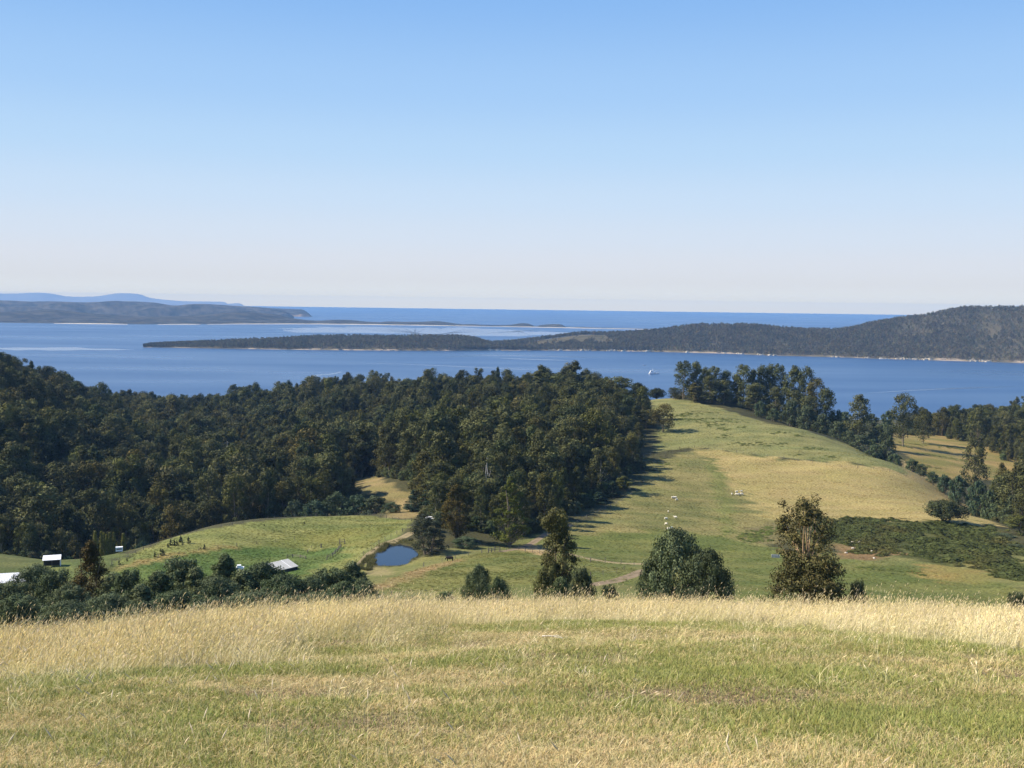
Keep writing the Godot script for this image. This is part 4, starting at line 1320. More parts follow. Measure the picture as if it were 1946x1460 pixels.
const WHERE := [[30, "above the white farmhouse"], [80, "between the farmhouse and the low shed"], [140, "above the low white-roofed shed"], [178, "left of the poplar row"], [236, "behind the row of poplars"], [300, "beyond the young saplings' slope"], [345, "left of the small valley clearing"], [400, "beside the small valley clearing"], [450, "below the lone power pole"], [500, "left of the metal shed's roof line"], [560, "directly beyond the metal shed"], [620, "beyond the stockyard rails"], [670, "left of the dry clearing"], [735, "above the dry clearing"], [790, "right of the dry clearing"], [830, "above the dark dam"], [880, "behind the small white hut"], [930, "behind the drooping gum"], [1000, "behind the big pond gum"], [1060, "above the sandy track's bend"], [1110, "at the paddock fence corner"], [1160, "along the paddock's lower forest edge"], [1215, "along the paddock's middle forest edge"], [1300, "along the paddock's upper forest edge"], [1700, "right of the hilltop grove"], [1760, "left end of the right-hand wood"], [1830, "middle of the right-hand wood"], [1900, "in the right-hand wood near its end"], [9999, "in the right-hand wood by the frame"]]
const TONE := ["olive-green", "grey-green", "bronze-tinged", "dark green", "yellow-green", "bluish-green"]
const FORM := ["round-crowned", "tall oval", "broad-domed", "flat-topped", "full-bodied", "ragged", "loose-crowned", "dense"]

func forest() -> void:
	var woods := [plan([[-220, 400], [60, 374], [135, 380], [205, 398], [310, 422], [420, 440], [520, 458], [640, 468], [700, 520], [780, 500], [800, 420], [830, 368], [1000, 362], [1045, 372], [1100, 402], [1150, 440], [1205, 500], [1212, 560], [1215, 620], [1235, 640], [1232, 670], [1190, 730], [1175, 790], [1180, 900], [1150, 1150], [900, 1400], [450, 1560], [0, 1560], [-300, 1540]]), plan([[1745, 810], [1780, 780], [1845, 742], [1900, 690], [1950, 640], [2060, 585], [2350, 900], [2200, 1400], [1700, 1300]]), plan([[1900, 500], [1912, 440], [1925, 405], [2200, 360], [2300, 560], [2000, 560]])]
	var gaps := [flat2([[640, 925], [700, 902], [740, 908], [790, 940], [800, 990], [730, 992], [735, 955], [690, 940]]), flat2([[423, 870], [428, 850], [450, 850], [446, 870]]), flat2([[322, 990], [345, 945], [402, 928], [402, 962], [360, 992]]), flat2([[308, 925], [312, 905], [322, 905], [330, 945], [322, 950]])]
	rng.seed = 4242
	var all := []
	var step := 8.0
	var z := -360.0
	while z > -1560.0:
		var x := -780.0
		while x < 900.0:
			var p := Vector2(x + rng.randf_range(-3, 3), z + rng.randf_range(-3, 3))
			x += step * (1.0 if z > -900 else 1.25)
			if absf(p.x / -p.y) > 0.56: continue
			var inw := false
			for w in woods:
				if inside(w, p): inw = true
			if not inw: continue
			var skip := false
			for g in gaps:
				if inside(g, p): skip = true
			if skip: continue
			var y := height(p.x, p.y)
			if y < 1.0: continue
			var h := 21.0 + 8.0 * na.get_noise_2d(p.x * 1.5, p.y * 1.5) + rng.randfn() * 4.4
			if rng.randf() < 0.16: h *= 0.6
			if p.y < -640 and p.x > -120: h -= 4.5
			if p.y < -660 and p.x > 70 and p.x < 200: h = minf(h, 12.0)
			if p.x > 250: h *= 0.82
			if p.y > -410 and p.x < 200: h = minf(h, 13.0 + 5.0 * rng.randf())
			if p.x > 25 and p.x < 80 and p.y > -640 and not inside(woods[0], p + Vector2(14, 0)): h *= 0.62
			if p.y < -1150: h *= 0.55
			if rng.randf() < 0.12: h *= 1.2
			all.append([-p.y, p.x, y, clampf(h, 8, 34), rng.randi() % 8, rng.randi() % 12, rng.randf() * TAU])
		z -= step * (1.0 if z > -900 else 1.25)
	all.sort_custom(func(a, b): return a[3] / a[0] > b[3] / b[0])
	var places := []
	var tints := []
	for k in 8:
		places.append([])
		tints.append(PackedColorArray())
	var singles := 0
	var drafts := []
	for t in all:
		var p := Vector3(t[1], t[2], -t[0])
		var crown := Vector3(t[1], t[2] + t[3], -t[0])
		var s: float = t[3] / 22.0
		var sc := Vector3(s * (0.6 + 0.6 * fmod(t[6] * 1.7, 1.0)), s, s * (0.6 + 0.6 * fmod(t[6] * 1.7, 1.0)))
		var ti := [0, 0, 1, 2, 0, 3, 3, 4, 1, 0, 5, 3]
		var tint: int = ti[t[5]]
		var warm := na.get_noise_2d(t[1] * 2.0 + 40, -t[0] * 2.0)
		if warm > 0.3 and t[5] % 2 == 0: tint = 2 if t[5] % 4 else 4
		var px := pixel(crown)
		if singles < 225 and px.x > 2 and px.x < 1944 and px.y > 600:
			singles += 1
			drafts.append([p, sc, t, tint, px])
			continue
		var v: int = t[4]
		places[v].append(Transform3D(Basis(Vector3.UP, t[6]).scaled_local(sc), p))
		var g: float = 0.72 + 0.5 * fmod(t[6] * 7.3, 1.0)
		var tc: Color = [lin(1, 1, 1), lin(0.78, 0.84, 0.80), lin(1.0, 0.9, 0.72), lin(0.68, 0.70, 0.70), lin(0.98, 1.0, 0.72), lin(0.62, 0.74, 0.78)][tint]
		tints[v].append(Color(tc.r * g, tc.g * g, tc.b * g))
	var o := base("gum_forest", Vector3.ZERO)
	tag(o, "dense dark gum forest filling the valley and the slopes above the bay", "forest", "", "stuff")
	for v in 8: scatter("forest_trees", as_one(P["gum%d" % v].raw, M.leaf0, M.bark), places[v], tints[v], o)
	var under := []
	var ut := PackedColorArray()
	var grove := plan([[1285, 728], [1400, 728], [1500, 700], [1555, 668], [1585, 680], [1560, 760], [1275, 765]])
	var scrub := plan([[1565, 660], [1650, 650], [1740, 780], [1760, 900], [1500, 900]])
	for k in 11000:
		var d := 360.0 + 500.0 * pow(rng.randf(), 1.6)
		var p := Vector2(rng.randf_range(-0.54, 0.54) * d, -d)
		var inw := false
		for w in woods:
			if inside(w, p + Vector2(rng.randfn() * 2.0, 4.0 + rng.randf() * 3.0)) or inside(w, p): inw = true
		for g in gaps:
			if inside(g, p): inw = false
		if not inw and inside(scrub, p): inw = rng.randf() < 0.35
		if not inw and inside(grove, p): inw = rng.randf() < 0.8
		if not inw: continue
		var s := rng.randf_range(0.5, 1.1)
		under.append(Transform3D(Basis(Vector3.UP, rng.randf() * TAU).scaled(Vector3(s, s * rng.randf_range(0.7, 1.2), s)), Vector3(p.x, height(p.x, p.y) - 0.2, p.y)))
		var g := rng.randf_range(0.55, 1.15)
		ut.append(Color(g * rng.randf_range(0.9, 1.3), g, g * rng.randf_range(0.7, 1.0)))
	tag(scatter("understorey_bushes", as_one(P.shrub.raw, M.leaf0, M.bark), under, ut), "low bushy undergrowth between the trunks of the gum forest", "undergrowth")
	# the largest ones stand on their own; each label: look, height against its neighbours, place
	var named := {}
	for d in drafts:
		var t: Array = d[2]
		var place := ""
		for w in WHERE:
			if d[4].x < w[0]:
				place = w[1]
				break
		var row := "at the front" if t[0] < 400 else "in the second row" if t[0] < 440 else "in the third row" if t[0] < 480 else "further back"
		var size := "tall" if t[3] > 24 else "low" if t[3] < 15 else "mid-height"
		var words := "%s %s %s gum %s, %s" % [size, TONE[d[3]], FORM[t[4]], row, place]
		if not named.has(words): named[words] = []
		named[words].append(d)
	for words in named:
		var same: Array = named[words]
		same.sort_custom(func(a, b): return a[4].x < b[4].x)
		for k in same.size():
			var d: Array = same[k]
			var label: String = words
			if same.size() == 2: label = ["leftmost ", "rightmost "][k] + label
			elif same.size() == 3: label = ["leftmost ", "middle ", "rightmost "][k] + label
			elif same.size() > 3: label = "%s from the left, " % ["first", "second", "third", "fourth", "fifth", "sixth", "seventh", "eighth", "ninth", "tenth"][mini(k, 9)] + label
			stand("gum_tree", P["gum%d" % d[2][4]].parts, d[0], d[1], d[2][6], M["leaf%d" % d[3]], label, "tree", "gum trees along the forest's near edge")

func standing_trees() -> void:
	# just below the hilltop
	plant(1540, 120, 940, "open_gum", 268, 0, "gum_tree", "big open-crowned gum with pale twin trunks right of the dark round wattle", "tree")
	plant(1290, 112, 1006, "wattle0", 150, 0, "wattle_tree", "large rounded grey-green wattle bush between the young gum and the open gum", "bush")
	plant(1350, 108, 1044, "wattle1", 124, 3, "wattle_tree", "dark bush with rusty seed pods on the round wattle's right shoulder", "bush")
	plant(1244, 114, 1070, "wattle2", 80, 1, "wattle_tree", "lower grey-green wattle on the round wattle's left shoulder", "bush")
	plant(1640, 118, 1104, "thicket0", 44, 3, "shrub", "small dark upright shrub at the open gum's right foot", "shrub")
	plant(1064, 130, 968, "young_gum", 92, 0, "gum_tree", "slim olive young gum standing above the near fence paddock", "tree")
	plant(1045, 126, 1078, "thicket0", 66, 2, "shrub", "low bronze-green bush at the young gum's left foot", "shrub")
	plant(1108, 124, 1080, "thicket0", 62, 3, "shrub", "low dark bush at the young gum's right foot", "shrub")
	plant(1070, 116, 1100, "thicket1", 90, 1, "shrub", "feathery grey-green bush in front of the young gum", "shrub")
	plant(912, 128, 1074, "wattle2", 72, 0, "shrub", "feathery green wattle shrub left of the young gum", "shrub")
	plant(950, 124, 1098, "wattle1", 66, 1, "shrub", "dark low shrub touching the feathery wattle's right side", "shrub")
	plant(1162, 120, 1112, "thicket0", 48, 3, "shrub", "small round shrub between young gum and round wattle", "shrub")
	plant(1944, 118, 1126, "thicket0", 50, 3, "shrub", "dark shrub at the right end of the hay crest", "shrub")
	# the thicket below the hilltop on the left
	var th := [[10, 150, 1112, 80, 0, 0, "bush below the white farmhouse roof"], [62, 155, 1080, 92, 3, 1, "big dark bush hiding the farmhouse's right end"], [105, 150, 1090, 70, 3, 0, "dark bush under the low white-roofed shed"], [30, 128, 1138, 80, 1, 0, "grey bush at the thicket's far left corner"], [128, 138, 1118, 70, 3, 0, "blackish bush at the autumn tree's left foot"], [212, 145, 1096, 70, 3, 1, "very dark bush at the autumn tree's right foot"], [243, 140, 1090, 58, 3, 0, "round dark bush below the poplars"], [200, 122, 1135, 90, 0, 0, "wide green bush in front of the autumn tree"], [262, 128, 1118, 80, 0, 1, "bush between the round dark one and the field"], [300, 138, 1092, 84, 1, 1, "grey-green bush at the bright field's left part"], [336, 142, 1066, 82, 3, 0, "tall dark bush standing against the bright field"], [372, 132, 1085, 80, 0, 1, "upright green bush right of the tall dark bush"], [330, 120, 1128, 110, 1, 0, "broad grey bush low in the thicket's left half"], [425, 145, 1060, 74, 1, 1, "tallest feathery bush left of the metal shed"], [408, 130, 1100, 90, 0, 0, "green bush under the tallest feathery bush"], [460, 138, 1090, 80, 0, 1, "bush in front of the white parked trailer"], [495, 140, 1074, 96, 1, 0, "wide bush overlapping the metal shed's left end"], [540, 128, 1098, 100, 1, 1, "green bush just below the metal shed"], [480, 118, 1128, 120, 0, 0, "broad low bush in the thicket's middle"], [585, 130, 1104, 90, 1, 0, "grey-green bush right of and below the shed"], [630, 140, 1088, 88, 1, 0, "feathery bush below the stockyard's right end"], [668, 142, 1074, 70, 3, 1, "dark bush at the foot of the dam track"], [600, 116, 1132, 120, 0, 1, "broad bush low in the thicket's right half"], [655, 124, 1112, 90, 3, 0, "black-green bush at the thicket's right corner"], [690, 130, 1108, 60, 3, 0, "last dark bush beside the dry crest's foot"], [715, 114, 1138, 60, 0, 0, "small bush right of the thicket's corner"], [545, 112, 1140, 90, 3, 0, "darkest low bush behind the hay, mid thicket"], [400, 112, 1142, 100, 3, 1, "low dark bush behind the hay, left of middle"], [265, 110, 1150, 90, 0, 1, "low bush behind the hay under the poplars"], [120, 116, 1148, 90, 0, 0, "low bush behind the hay near the left edge"], [770, 112, 1142, 70, 1, 0, "low grey shrub under the lower wire fence"], [850, 114, 1132, 80, 1, 1, "low feathery shrub left of the feathery wattle"]]
	for q in th: plant(q[0], q[1], float(q[2]) - 5.0, "thicket%d" % q[5] if q[3] < 90 else "wattle%d" % (int(q[0]) % 3), q[3] * 1.35, q[4] if q[4] != 3 else (1 if int(q[0]) % 2 else 0), "thicket_bush", q[6], "bush", "bushes in the thicket below the hilltop")
	plant(168, 150, 1028, "autumn_tree", 118, 2, "broadleaf_tree", "tall cone-shaped tree with rusty top rising from the thicket", "tree")
	# round the dam
	plant(814, 324, 984, "willow", 82, 3, "broadleaf_tree", "dark spreading tree overhanging the dam's right bank", "tree")
	plant(806, 362, 976, "willow", 46, 3, "broadleaf_tree", "smaller dark tree behind the dam, hiding the white hut", "tree")
	plant(868, 350, 922, "drooping_gum", 70, 2, "gum_tree", "drooping bronze-green gum right of the dam", "tree")
	plant(972, 347, 905, "pond_gum", 92, 4, "gum_tree", "largest bright green gum with twin dark trunks by the sandy track", "tree")
	plant(885, 336, 1020, "shrub", 56, 1, "shrub", "rounded grey-green shrub at the drooping gum's foot", "shrub")
	plant(925, 395, 858, "dead_gum", 84, 0, "gum_tree", "thin gum with bare white limbs between the two pond gums", "tree")
	plant(915, 380, 905, "gum5", 70, 0, "gum_tree", "ragged gum with white branches behind the grey shrub", "tree")
	plant(790, 432, 930, "pine", 62, 5, "pine_tree", "blue-green pine at the dry clearing's right side", "tree")
	plant(822, 415, 915, "pine", 56, 5, "pine_tree", "darker pine right of the first, above the white hut", "tree")
	plant(1138, 428, 935, "pine", 56, 5, "pine_tree", "bluish pine on the sheep paddock's lower forest edge", "tree")
	plant(1165, 440, 915, "pine", 36, 1, "pine_tree", "slim pine right of the bluish one on the forest edge", "tree")
	plant(1185, 455, 905, "gum1", 40, 4, "gum_tree", "slim yellow-green gum on the forest edge above the pines", "tree")
	plant(1218, 505, 895, "shrub", 50, 3, "shrub", "dark shrub casting shadow at the paddock's forest edge", "shrub")
	plant(1240, 500, 898, "shrub", 40, 3, "shrub", "outermost dark shrub of the paddock's forest edge", "shrub")
	plant(1258, 615, 768, "gum2", 56, 2, "gum_tree", "broad bronze gum standing out into the upper paddock", "tree")
	plant(1226, 630, 778, "gum0", 48, 3, "gum_tree", "dark gum left of the broad bronze one, upper paddock", "tree")
	plant(1172, 760, 716, "gum7", 76, 4, "gum_tree", "pale-topped gum on the skyline left of the paddock's top", "tree")
	plant(1090, 780, 686, "gum1", 52, 3, "gum_tree", "tallest dark gum standing up on the forest skyline", "tree")
	plant(1072, 775, 700, "gum4", 40, 3, "gum_tree", "narrow dark gum left of the skyline's tallest", "tree")
	plant(1025, 770, 694, "gum1", 50, 0, "gum_tree", "pointed gum on the skyline, left peak of the pair", "tree")
	plant(1210, 790, 728, "umbrella", 30, 3, "gum_tree", "small flat-topped tree on the skyline beside the paddock", "tree")
	plant(1245, 800, 738, "umbrella", 34, 3, "gum_tree", "last low tree on the skyline before the hilltop grove", "tree")
	# bushes beyond the green field
	for q in [[600, 440, 950, 62, 5, "blue-grey bush beyond the field's crest, left one"], [640, 442, 935, 60, 1, "taller grey-green bush beyond the field's crest"], [680, 440, 940, 60, 5, "bluish bush below the dry clearing's left end"], [712, 436, 942, 56, 3, "dark bush below the dry clearing"], [745, 430, 955, 40, 1, "small grey bush at the clearing's foot"], [560, 445, 950, 50, 3, "dark bush beyond the shed's field crest"], [270, 402, 1026, 34, 5, "small bluish bush behind the field's left crest"]]: plant(q[0], q[1], q[2], "shrub", q[3], q[4], "shrub", q[5], "shrub", "shrubs beyond the green field")
	plant(402, 448, 945, "gum0", 66, 3, "gum_tree", "dark round gum beside the small valley clearing", "tree")
	plant(335, 425, 978, "gum2", 56, 2, "gum_tree", "brownish round gum just beyond the field's left crest", "tree")
	# poplars
	var pn := ["leftmost poplar, broadest, behind the rusty-topped tree", "second poplar from the left, tallest of the row", "third poplar from the left in the row", "fourth poplar from the left, slightly shorter", "fifth poplar from the left, standing close to the fourth", "sixth poplar, last of the close row", "lone poplar standing apart right of the row"]
	for k in 7: plant([178, 190, 195, 200, 206.5, 214, 232][k], 362 + (k % 3) * 3, [1010, 1011, 1013, 1016, 1012, 1012, 1014][k], "poplar", [12, 9.5, 9, 8.5, 9.5, 8.5, 10.5][k], 4, "poplar_tree", pn[k], "tree", "poplars at the field's end")
	# hilltop grove
	var gr := [[1276, 742, 736, 24, 3, 0, "lowest dark gum at the grove's left end"], [1295, 735, 685, 42, 1, 0, "tall oval gum at the grove's left end, bright-sided"], [1318, 738, 687, 30, 4, 3, "tall slim gum second from the grove's left"], [1336, 745, 698, 26, 1, 3, "dark gum behind the grove's third crown"], [1352, 740, 696, 34, 4, 0, "olive gum in the grove's left half"], [1345, 722, 714, 40, 0, 4, "yellow-green gum low in front, grove's left half"], [1375, 742, 704, 32, 5, 3, "ragged gum beside the gap in the grove"], [1372, 722, 722, 34, 0, 3, "dark rounded gum in front of the grove's gap"], [1316, 722, 728, 36, 2, 1, "grey spreading gum with pale trunk, front of grove"], [1408, 735, 692, 42, 4, 0, "tall olive gum right of the grove's gap"], [1427, 738, 702, 26, 1, 1, "thin grey-green gum in the grove's middle"], [1443, 735, 694, 32, 1, 3, "tall dark gum in the grove's middle"], [1459, 738, 692, 30, 4, 3, "tall dark gum with thin top, grove's middle"], [1474, 735, 691, 34, 1, 0, "tall leaning olive gum, grove's middle right"], [1432, 712, 728, 44, 0, 3, "dark broad gum in front, grove's middle"], [1470, 705, 735, 40, 0, 4, "short yellow-green gum in front of the grove"], [1503, 725, 695, 40, 4, 4, "bright tall gum, left of the grove's last peak"], [1526, 720, 696, 40, 1, 0, "tall olive gum forming the grove's last peak"], [1508, 700, 742, 40, 0, 0, "olive rounded gum under the grove's last peak"], [1532, 690, 752, 42, 0, 3, "dark rounded gum low at the grove's right"], [1546, 705, 718, 42, 2, 0, "broad gum stepping down at the grove's right"], [1566, 690, 738, 38, 1, 3, "last dark gum at the grove's right end"], [1395, 742, 712, 30, 2, 1, "grey gum seen through the grove's gap"]]
	for q in gr: plant(q[0], q[1], q[2], "gum%d" % q[5] if q[5] != 3 else "gum7", q[3] * 1.12, q[4] if q[4] < 6 else 0, "gum_tree", q[6], "tree", "gums of the hilltop grove")
	var gs := [[1441, 690, 762, 26, 1, "round bluish shrub below the grove's middle"], [1466, 682, 776, 26, 1, "grey shrub right of the round bluish one"], [1500, 672, 760, 40, 3, "dark shrub under the short yellow-green gum"], [1530, 655, 770, 44, 3, "wide dark shrub at the grove's lower right"], [1560, 640, 786, 36, 3, "black shrub at the grove's right corner"], [1590, 625, 800, 38, 3, "round dark shrub right of the grove's corner"], [1590, 690, 778, 20, 1, "little tree between grove and lone gum"], [1632, 600, 826, 44, 3, "big dark shrub under the first lone gum"], [1612, 610, 818, 30, 3, "dark shrub left of the big one under the lone gum"], [1660, 590, 845, 32, 1, "grey shrub on the paddock's outer edge"], [1684, 600, 808, 36, 3, "spreading dark tree between the two lone gums"], [1700, 560, 862, 30, 1, "low grey shrub below the second lone gum"], [1733, 540, 872, 30, 1, "grey-green shrub at the paddock's right edge, upper"], [1750, 530, 882, 26, 3, "dark shrub at the paddock's right edge"], [1772, 510, 896, 26, 1, "small shrub on the edge between two paddocks"], [1796, 500, 902, 30, 5, "bluish shrub, first of the three in a row"], [1823, 485, 903, 40, 5, "bluish shrub, middle and widest of the three"], [1862, 465, 912, 44, 5, "bluish shrub, last of the three in a row"], [1884, 450, 930, 36, 1, "grey shrub at the right-hand gully's mouth"], [1905, 432, 950, 44, 1, "tall grey shrub in the right-hand gully"], [1930, 425, 940, 50, 3, "dark tall shrub by the frame in the gully"], [1940, 405, 985, 40, 3, "shrub low by the frame under the gully trees"], [1886, 395, 1012, 26, 3, "dark shrub right of the umbrella tree's shadow"], [1915, 372, 1032, 50, 3, "wide dark shrub at the bracken's right end"], [1938, 350, 1058, 40, 3, "shrub at the bracken's lower right"]]
	for q in gs: plant(q[0], q[1], q[2], "shrub", q[3], q[4], "shrub", q[5], "shrub", "shrubs along the hill's right edge")
	for q in [[1602, 790, 782, 30, 1, "low grey tree at the water's edge, left of the lone gum"], [1652, 800, 786, 34, 3, "low dark tree between the lone gums by the water"], [1684, 780, 780, 30, 1, "low grey tree just left of the second lone gum"], [1668, 700, 806, 36, 3, "dark bush between and below the lone gums"]]: plant(q[0], q[1], q[2], "shrub", q[3], q[4], "shrub", q[5], "shrub", "shrubs along the hill's right edge")
	plant(1630, 660, 750, "gum4", 50, 0, "gum_tree", "first lone gum right of the hilltop grove", "tree")
	plant(1714, 690, 748, "gum2", 56, 1, "gum_tree", "second lone gum, spreading, with bare trunk showing", "tree")
	plant(1752, 720, 778, "gum0", 34, 3, "gum_tree", "small gum between second lone gum and right-hand wood", "tree")
	plant(1852, 560, 832, "gum0", 48, 3, "gum_tree", "dark gum alone on the golden slope", "tree")
	plant(1904, 530, 880, "gum4", 28, 2, "gum_tree", "small bronze gum right of the golden slope", "tree")
	plant(1926, 432, 898, "gum0", 74, 0, "gum_tree", "round olive gum at the frame right of the gully shrubs", "tree")
	plant(1900, 470, 905, "gum7", 50, 1, "gum_tree", "grey-green dense gum behind the gully shrubs", "tree")
	plant(1944, 380, 980, "gum4", 56, 4, "gum_tree", "yellow-green bushy gum lowest at the right frame", "tree")
	plant(1802, 398, 952, "umbrella", 80, 0, "broadleaf_tree", "umbrella-shaped twin-trunked tree alone above the bracken", "tree")
	# saplings on the green rise
	var sp := [[319, 1041], [324, 1037], [327, 1036], [331, 1037], [336, 1037], [340, 1030], [343, 1031], [347, 1036], [345, 1028], [358, 1033], [305, 1049], [294, 1059], [309, 1056], [252, 1056], [226, 1074], [241, 1067], [381, 1044], [388, 1044], [502, 1000], [578, 996]]
	var sw := ["leftmost of the sapling cluster", "second of the cluster, low on the slope", "third of the cluster, touching the second", "fourth of the cluster, lowest part", "fifth, right end of the cluster's lower row", "first of the cluster's upper row", "second of the cluster's upper row", "right end of the cluster, lower", "topmost of the cluster", "apart, just right of the cluster", "wide low one left of the cluster", "below the cluster by the dry strip", "beside the wide low one", "alone on the field's pale left slope", "nearest the thicket's left end", "between the two lowest ones on the left", "left of the pair on the dry strip", "right of the pair on the dry strip", "alone near the field's crest", "alone on the crest above the shed"]
	for k in sp.size():
		var p := hit(sp[k][0], sp[k][1])
		var s := 1.0 + 0.5 * sin(k * 2.3)
		if k >= 13: s *= 0.75
		stand("sapling", P.sapling.parts, p, Vector3(s * (1.8 if k in [10, 12] else 1.0), s, s), k * 1.3, M.leaf0, "dark young sapling on the green rise, " + sw[k], "sapling", "saplings on the green rise")

# ---------------------------------------------------------------- everything small
func things() -> void:
	gable_house("farmhouse", at(14, 300), 0.3, 9.5, 7.0, 2.5, 4.6, M.white, M.wall, "white-roofed farmhouse half hidden by bushes at the left edge", "house")
	var p := at(95, 332)
	var o := base("farm_shed", p, 0.35)
	tag(o, "low shed with white sloping roof and dark open front", "shed")
	put("roof", roof_mesh(5.4, 3.6, 2.3, 3.1, 1.0), M.white, o)
	box_part("wall", Vector3(2.4, -1, -1.6), Vector3(2.55, 2.35, 1.6), M.white, o)
	box_part("back_wall", Vector3(-2.5, -1, -1.65), Vector3(2.38, 2.35, -1.5), M.dark_wall, o)
	for x in [-2.4, 0.0]: box_part("post", Vector3(x, -1, 1.45), Vector3(x + 0.12, 2.3, 1.57), M.wood, o)
	p = hit(537, 1086)
	o = base("metal_shed", p, deg_to_rad(51))
	o.scale = Vector3.ONE * 0.74
	tag(o, "grey metal farm shed with wide skillion roof in the green field", "shed")
	put("roof", roof_mesh(11.2, 6.8, 1.7, 3.7, 1.0), M.zinc, o)
	box_part("wall", Vector3(-5.3, -1.2, -3.1), Vector3(5.3, 3.4, -2.95), M.wall, o)
	box_part("front_wall", Vector3(-5.3, -1.2, 3.0), Vector3(5.3, 1.65, 3.12), M.dark_wall, o)
	for e in [-5.3, 5.18]: box_part("end_wall", Vector3(e, -1.2, -2.94), Vector3(e + 0.12, 1.65, 2.99), M.dark_wall, o)
	box_part("door", Vector3(-1.5, 0, 3.13), Vector3(1.5, 1.6, 3.18), M.dark_wood, o)
	for k in 2:
		var fl := box_part("roof_sheet", Vector3(-0.15, 0.0, -3.55), Vector3(0.15, 0.03, 3.55), M.white, o)
		fl.position = Vector3([1.8, -5.3][k], 2.78, 0)
		fl.rotation.x = atan2(2.0, 6.8)
	p = hit(816, 996)
	gable_house("hut", Vector3(p.x, p.y, p.z), 0.1, 3.4, 2.6, 2.1, 2.7, M.white, M.dark_wall, "small white-roofed hut among trees behind the dam", "hut")
	p = at(315, 560)
	gable_house("cottage", p, -0.2, 7.0, 5.0, 3.0, 4.8, M.white, M.wall, "tiny white-roofed cottage deep in the valley forest", "house")
	# caravan by the poplars
	p = at(224, 352)
	o = base("caravan", p + Vector3(0, 0.4, 0), 0.35)
	o.scale = Vector3.ONE * 0.75
	tag(o, "small white caravan with dark window band by the lone poplar", "caravan")
	box_part("body", Vector3(-1.5, 0.45, -0.9), Vector3(1.5, 2.4, 0.9), M.white, o)
	box_part("window", Vector3(-1.2, 1.35, 0.9), Vector3(1.1, 1.8, 0.94), M.glass, o)
	for x in [-0.5, 0.4]:
		var t := Sh.new()
		t.tube([Vector3(x, 0.3, 0.95), Vector3(x, 0.3, 1.1)], 0.32, 0.32, 12, Color.WHITE)
		put("wheel", t.mesh(), M.hide, o)
	p = hit(456, 1090)
	o = base("trailer", p + Vector3(0, 0.3, 0), 0.2)
	tag(o, "white box trailer parked left of the metal shed", "trailer")
	box_part("body", Vector3(-1.2, 0.5, -0.7), Vector3(1.2, 1.7, 0.7), M.white, o)
	box_part("canopy", Vector3(-0.9, 1.7, -0.6), Vector3(0.3, 2.3, 0.6), M.white, o)
	for z in [-0.8, 0.7]:
		var t := Sh.new()
		t.tube([Vector3(0, 0.3, z), Vector3(0, 0.3, z + 0.15)], 0.32, 0.32, 12, Color.WHITE)
		put("wheel", t.mesh(), M.hide, o)
	box_part("drawbar", Vector3(1.2, 0.45, -0.06), Vector3(2.2, 0.55, 0.06), M.metal, o)
	# boats
	fishing_boat(_on_sea(1243, 711))
	launch(_on_sea(1224, 695))
	# sheep and a cow
	var meshes := [sheep_mesh(1.0, 1), sheep_mesh(0.0, 2), sheep_mesh(0.75, 3)]
	var sh := [[1278.5, 948, "left of the two side by side, highest on the green strip"], [1283.5, 948, "right of the two side by side, highest on the green strip"], [1286, 952, "just below the highest pair"], [1270, 974, "alone and smallest, midway down the green strip"], [1283.5, 986, "alone at the right, above the round wattle"], [1265.7, 988, "leftmost, midway above the round wattle"], [1266, 998, "below the leftmost one"], [1271, 1008, "lowest one, at the round wattle's top"], [1275.5, 1006, "beside the lowest one"], [1391, 941, "left end of the group on the straw"], [1400, 937, "upper middle of the group on the straw"], [1400, 942, "lower middle of the group on the straw"], [1404.5, 941.5, "between the middle and the right of the group"], [1409, 936, "upper right of the group on the straw"], [1410, 941.5, "lower right of the group on the straw"]]
	for k in sh.size():
		var q := hit(sh[k][0], sh[k][1])
		o = base("sheep", q, [0.2, 3.0, 0.4, 1.5, 2.8, 3.3, 2.6, 0.1, 0.3, 1.2, 0.3, 2.9, 0.6, 3.4, 0.2][k])
		tag(o, "white sheep, " + sh[k][2], "sheep", "sheep in the paddock")
		o.scale = Vector3.ONE * (1.05 + 0.08 * sin(k * 1.9))
		if k == 3: o.scale *= 0.75
		put("body", meshes[k % 3], M.wool, o)
	p = hit(854, 1067)
	o = base("cow", p, 2.9)
	o.scale = Vector3.ONE * 1.1
	tag(o, "black cow grazing on the dry crest beside the dam", "cow")
	put("body", cow_mesh(), M.hide, o)
	# fences
	fence([[212, 1073], [300, 1033], [420, 1002], [560, 984], [640, 981], [700, 980], [782, 991]], 4.0, 1.2, false, "wire fence following the crest of the green rise")
	fence([[300, 1060], [340, 1053], [450, 1039], [560, 1026]], 6.0, 1.2, false, "wire fence along the dry strip across the green rise")
	fence([[663, 1082], [690, 1056], [720, 1034], [785, 1000]], 5.0, 1.2, false, "wire fence beside the dirt track by the dam")
	fence([[805, 1077], [840, 1068], [890, 1056], [940, 1049], [985, 1045], [1040, 1055], [1100, 1063], [1150, 1068]], 5.0, 1.2, false, "wire fence along the near paddock's crest to the track")
	fence([[1122, 1069], [1150, 1070], [1180, 1073], [1205, 1076]], 4.0, 1.4, false, "short post fence above the two tracks' meeting")
	fence([[1122, 1098], [1146, 1094], [1172, 1089], [1186, 1084]], 4.0, 1.4, false, "post fence between the two dirt tracks")
	fence([[1050, 1018], [1090, 999], [1150, 968], [1210, 935]], 6.0, 1.2, false, "wire fence along the paddock's forest edge")
	fence([[1222, 868], [1262, 856], [1320, 851], [1400, 860], [1490, 872], [1600, 888], [1722, 906]], 7.0, 1.3, false, "wire fence dividing the upper paddock from the straw paddock")
	fence([[744, 1133], [800, 1131], [860, 1127]], 4.0, 1.2, false, "wire fence along the foot of the near paddock")
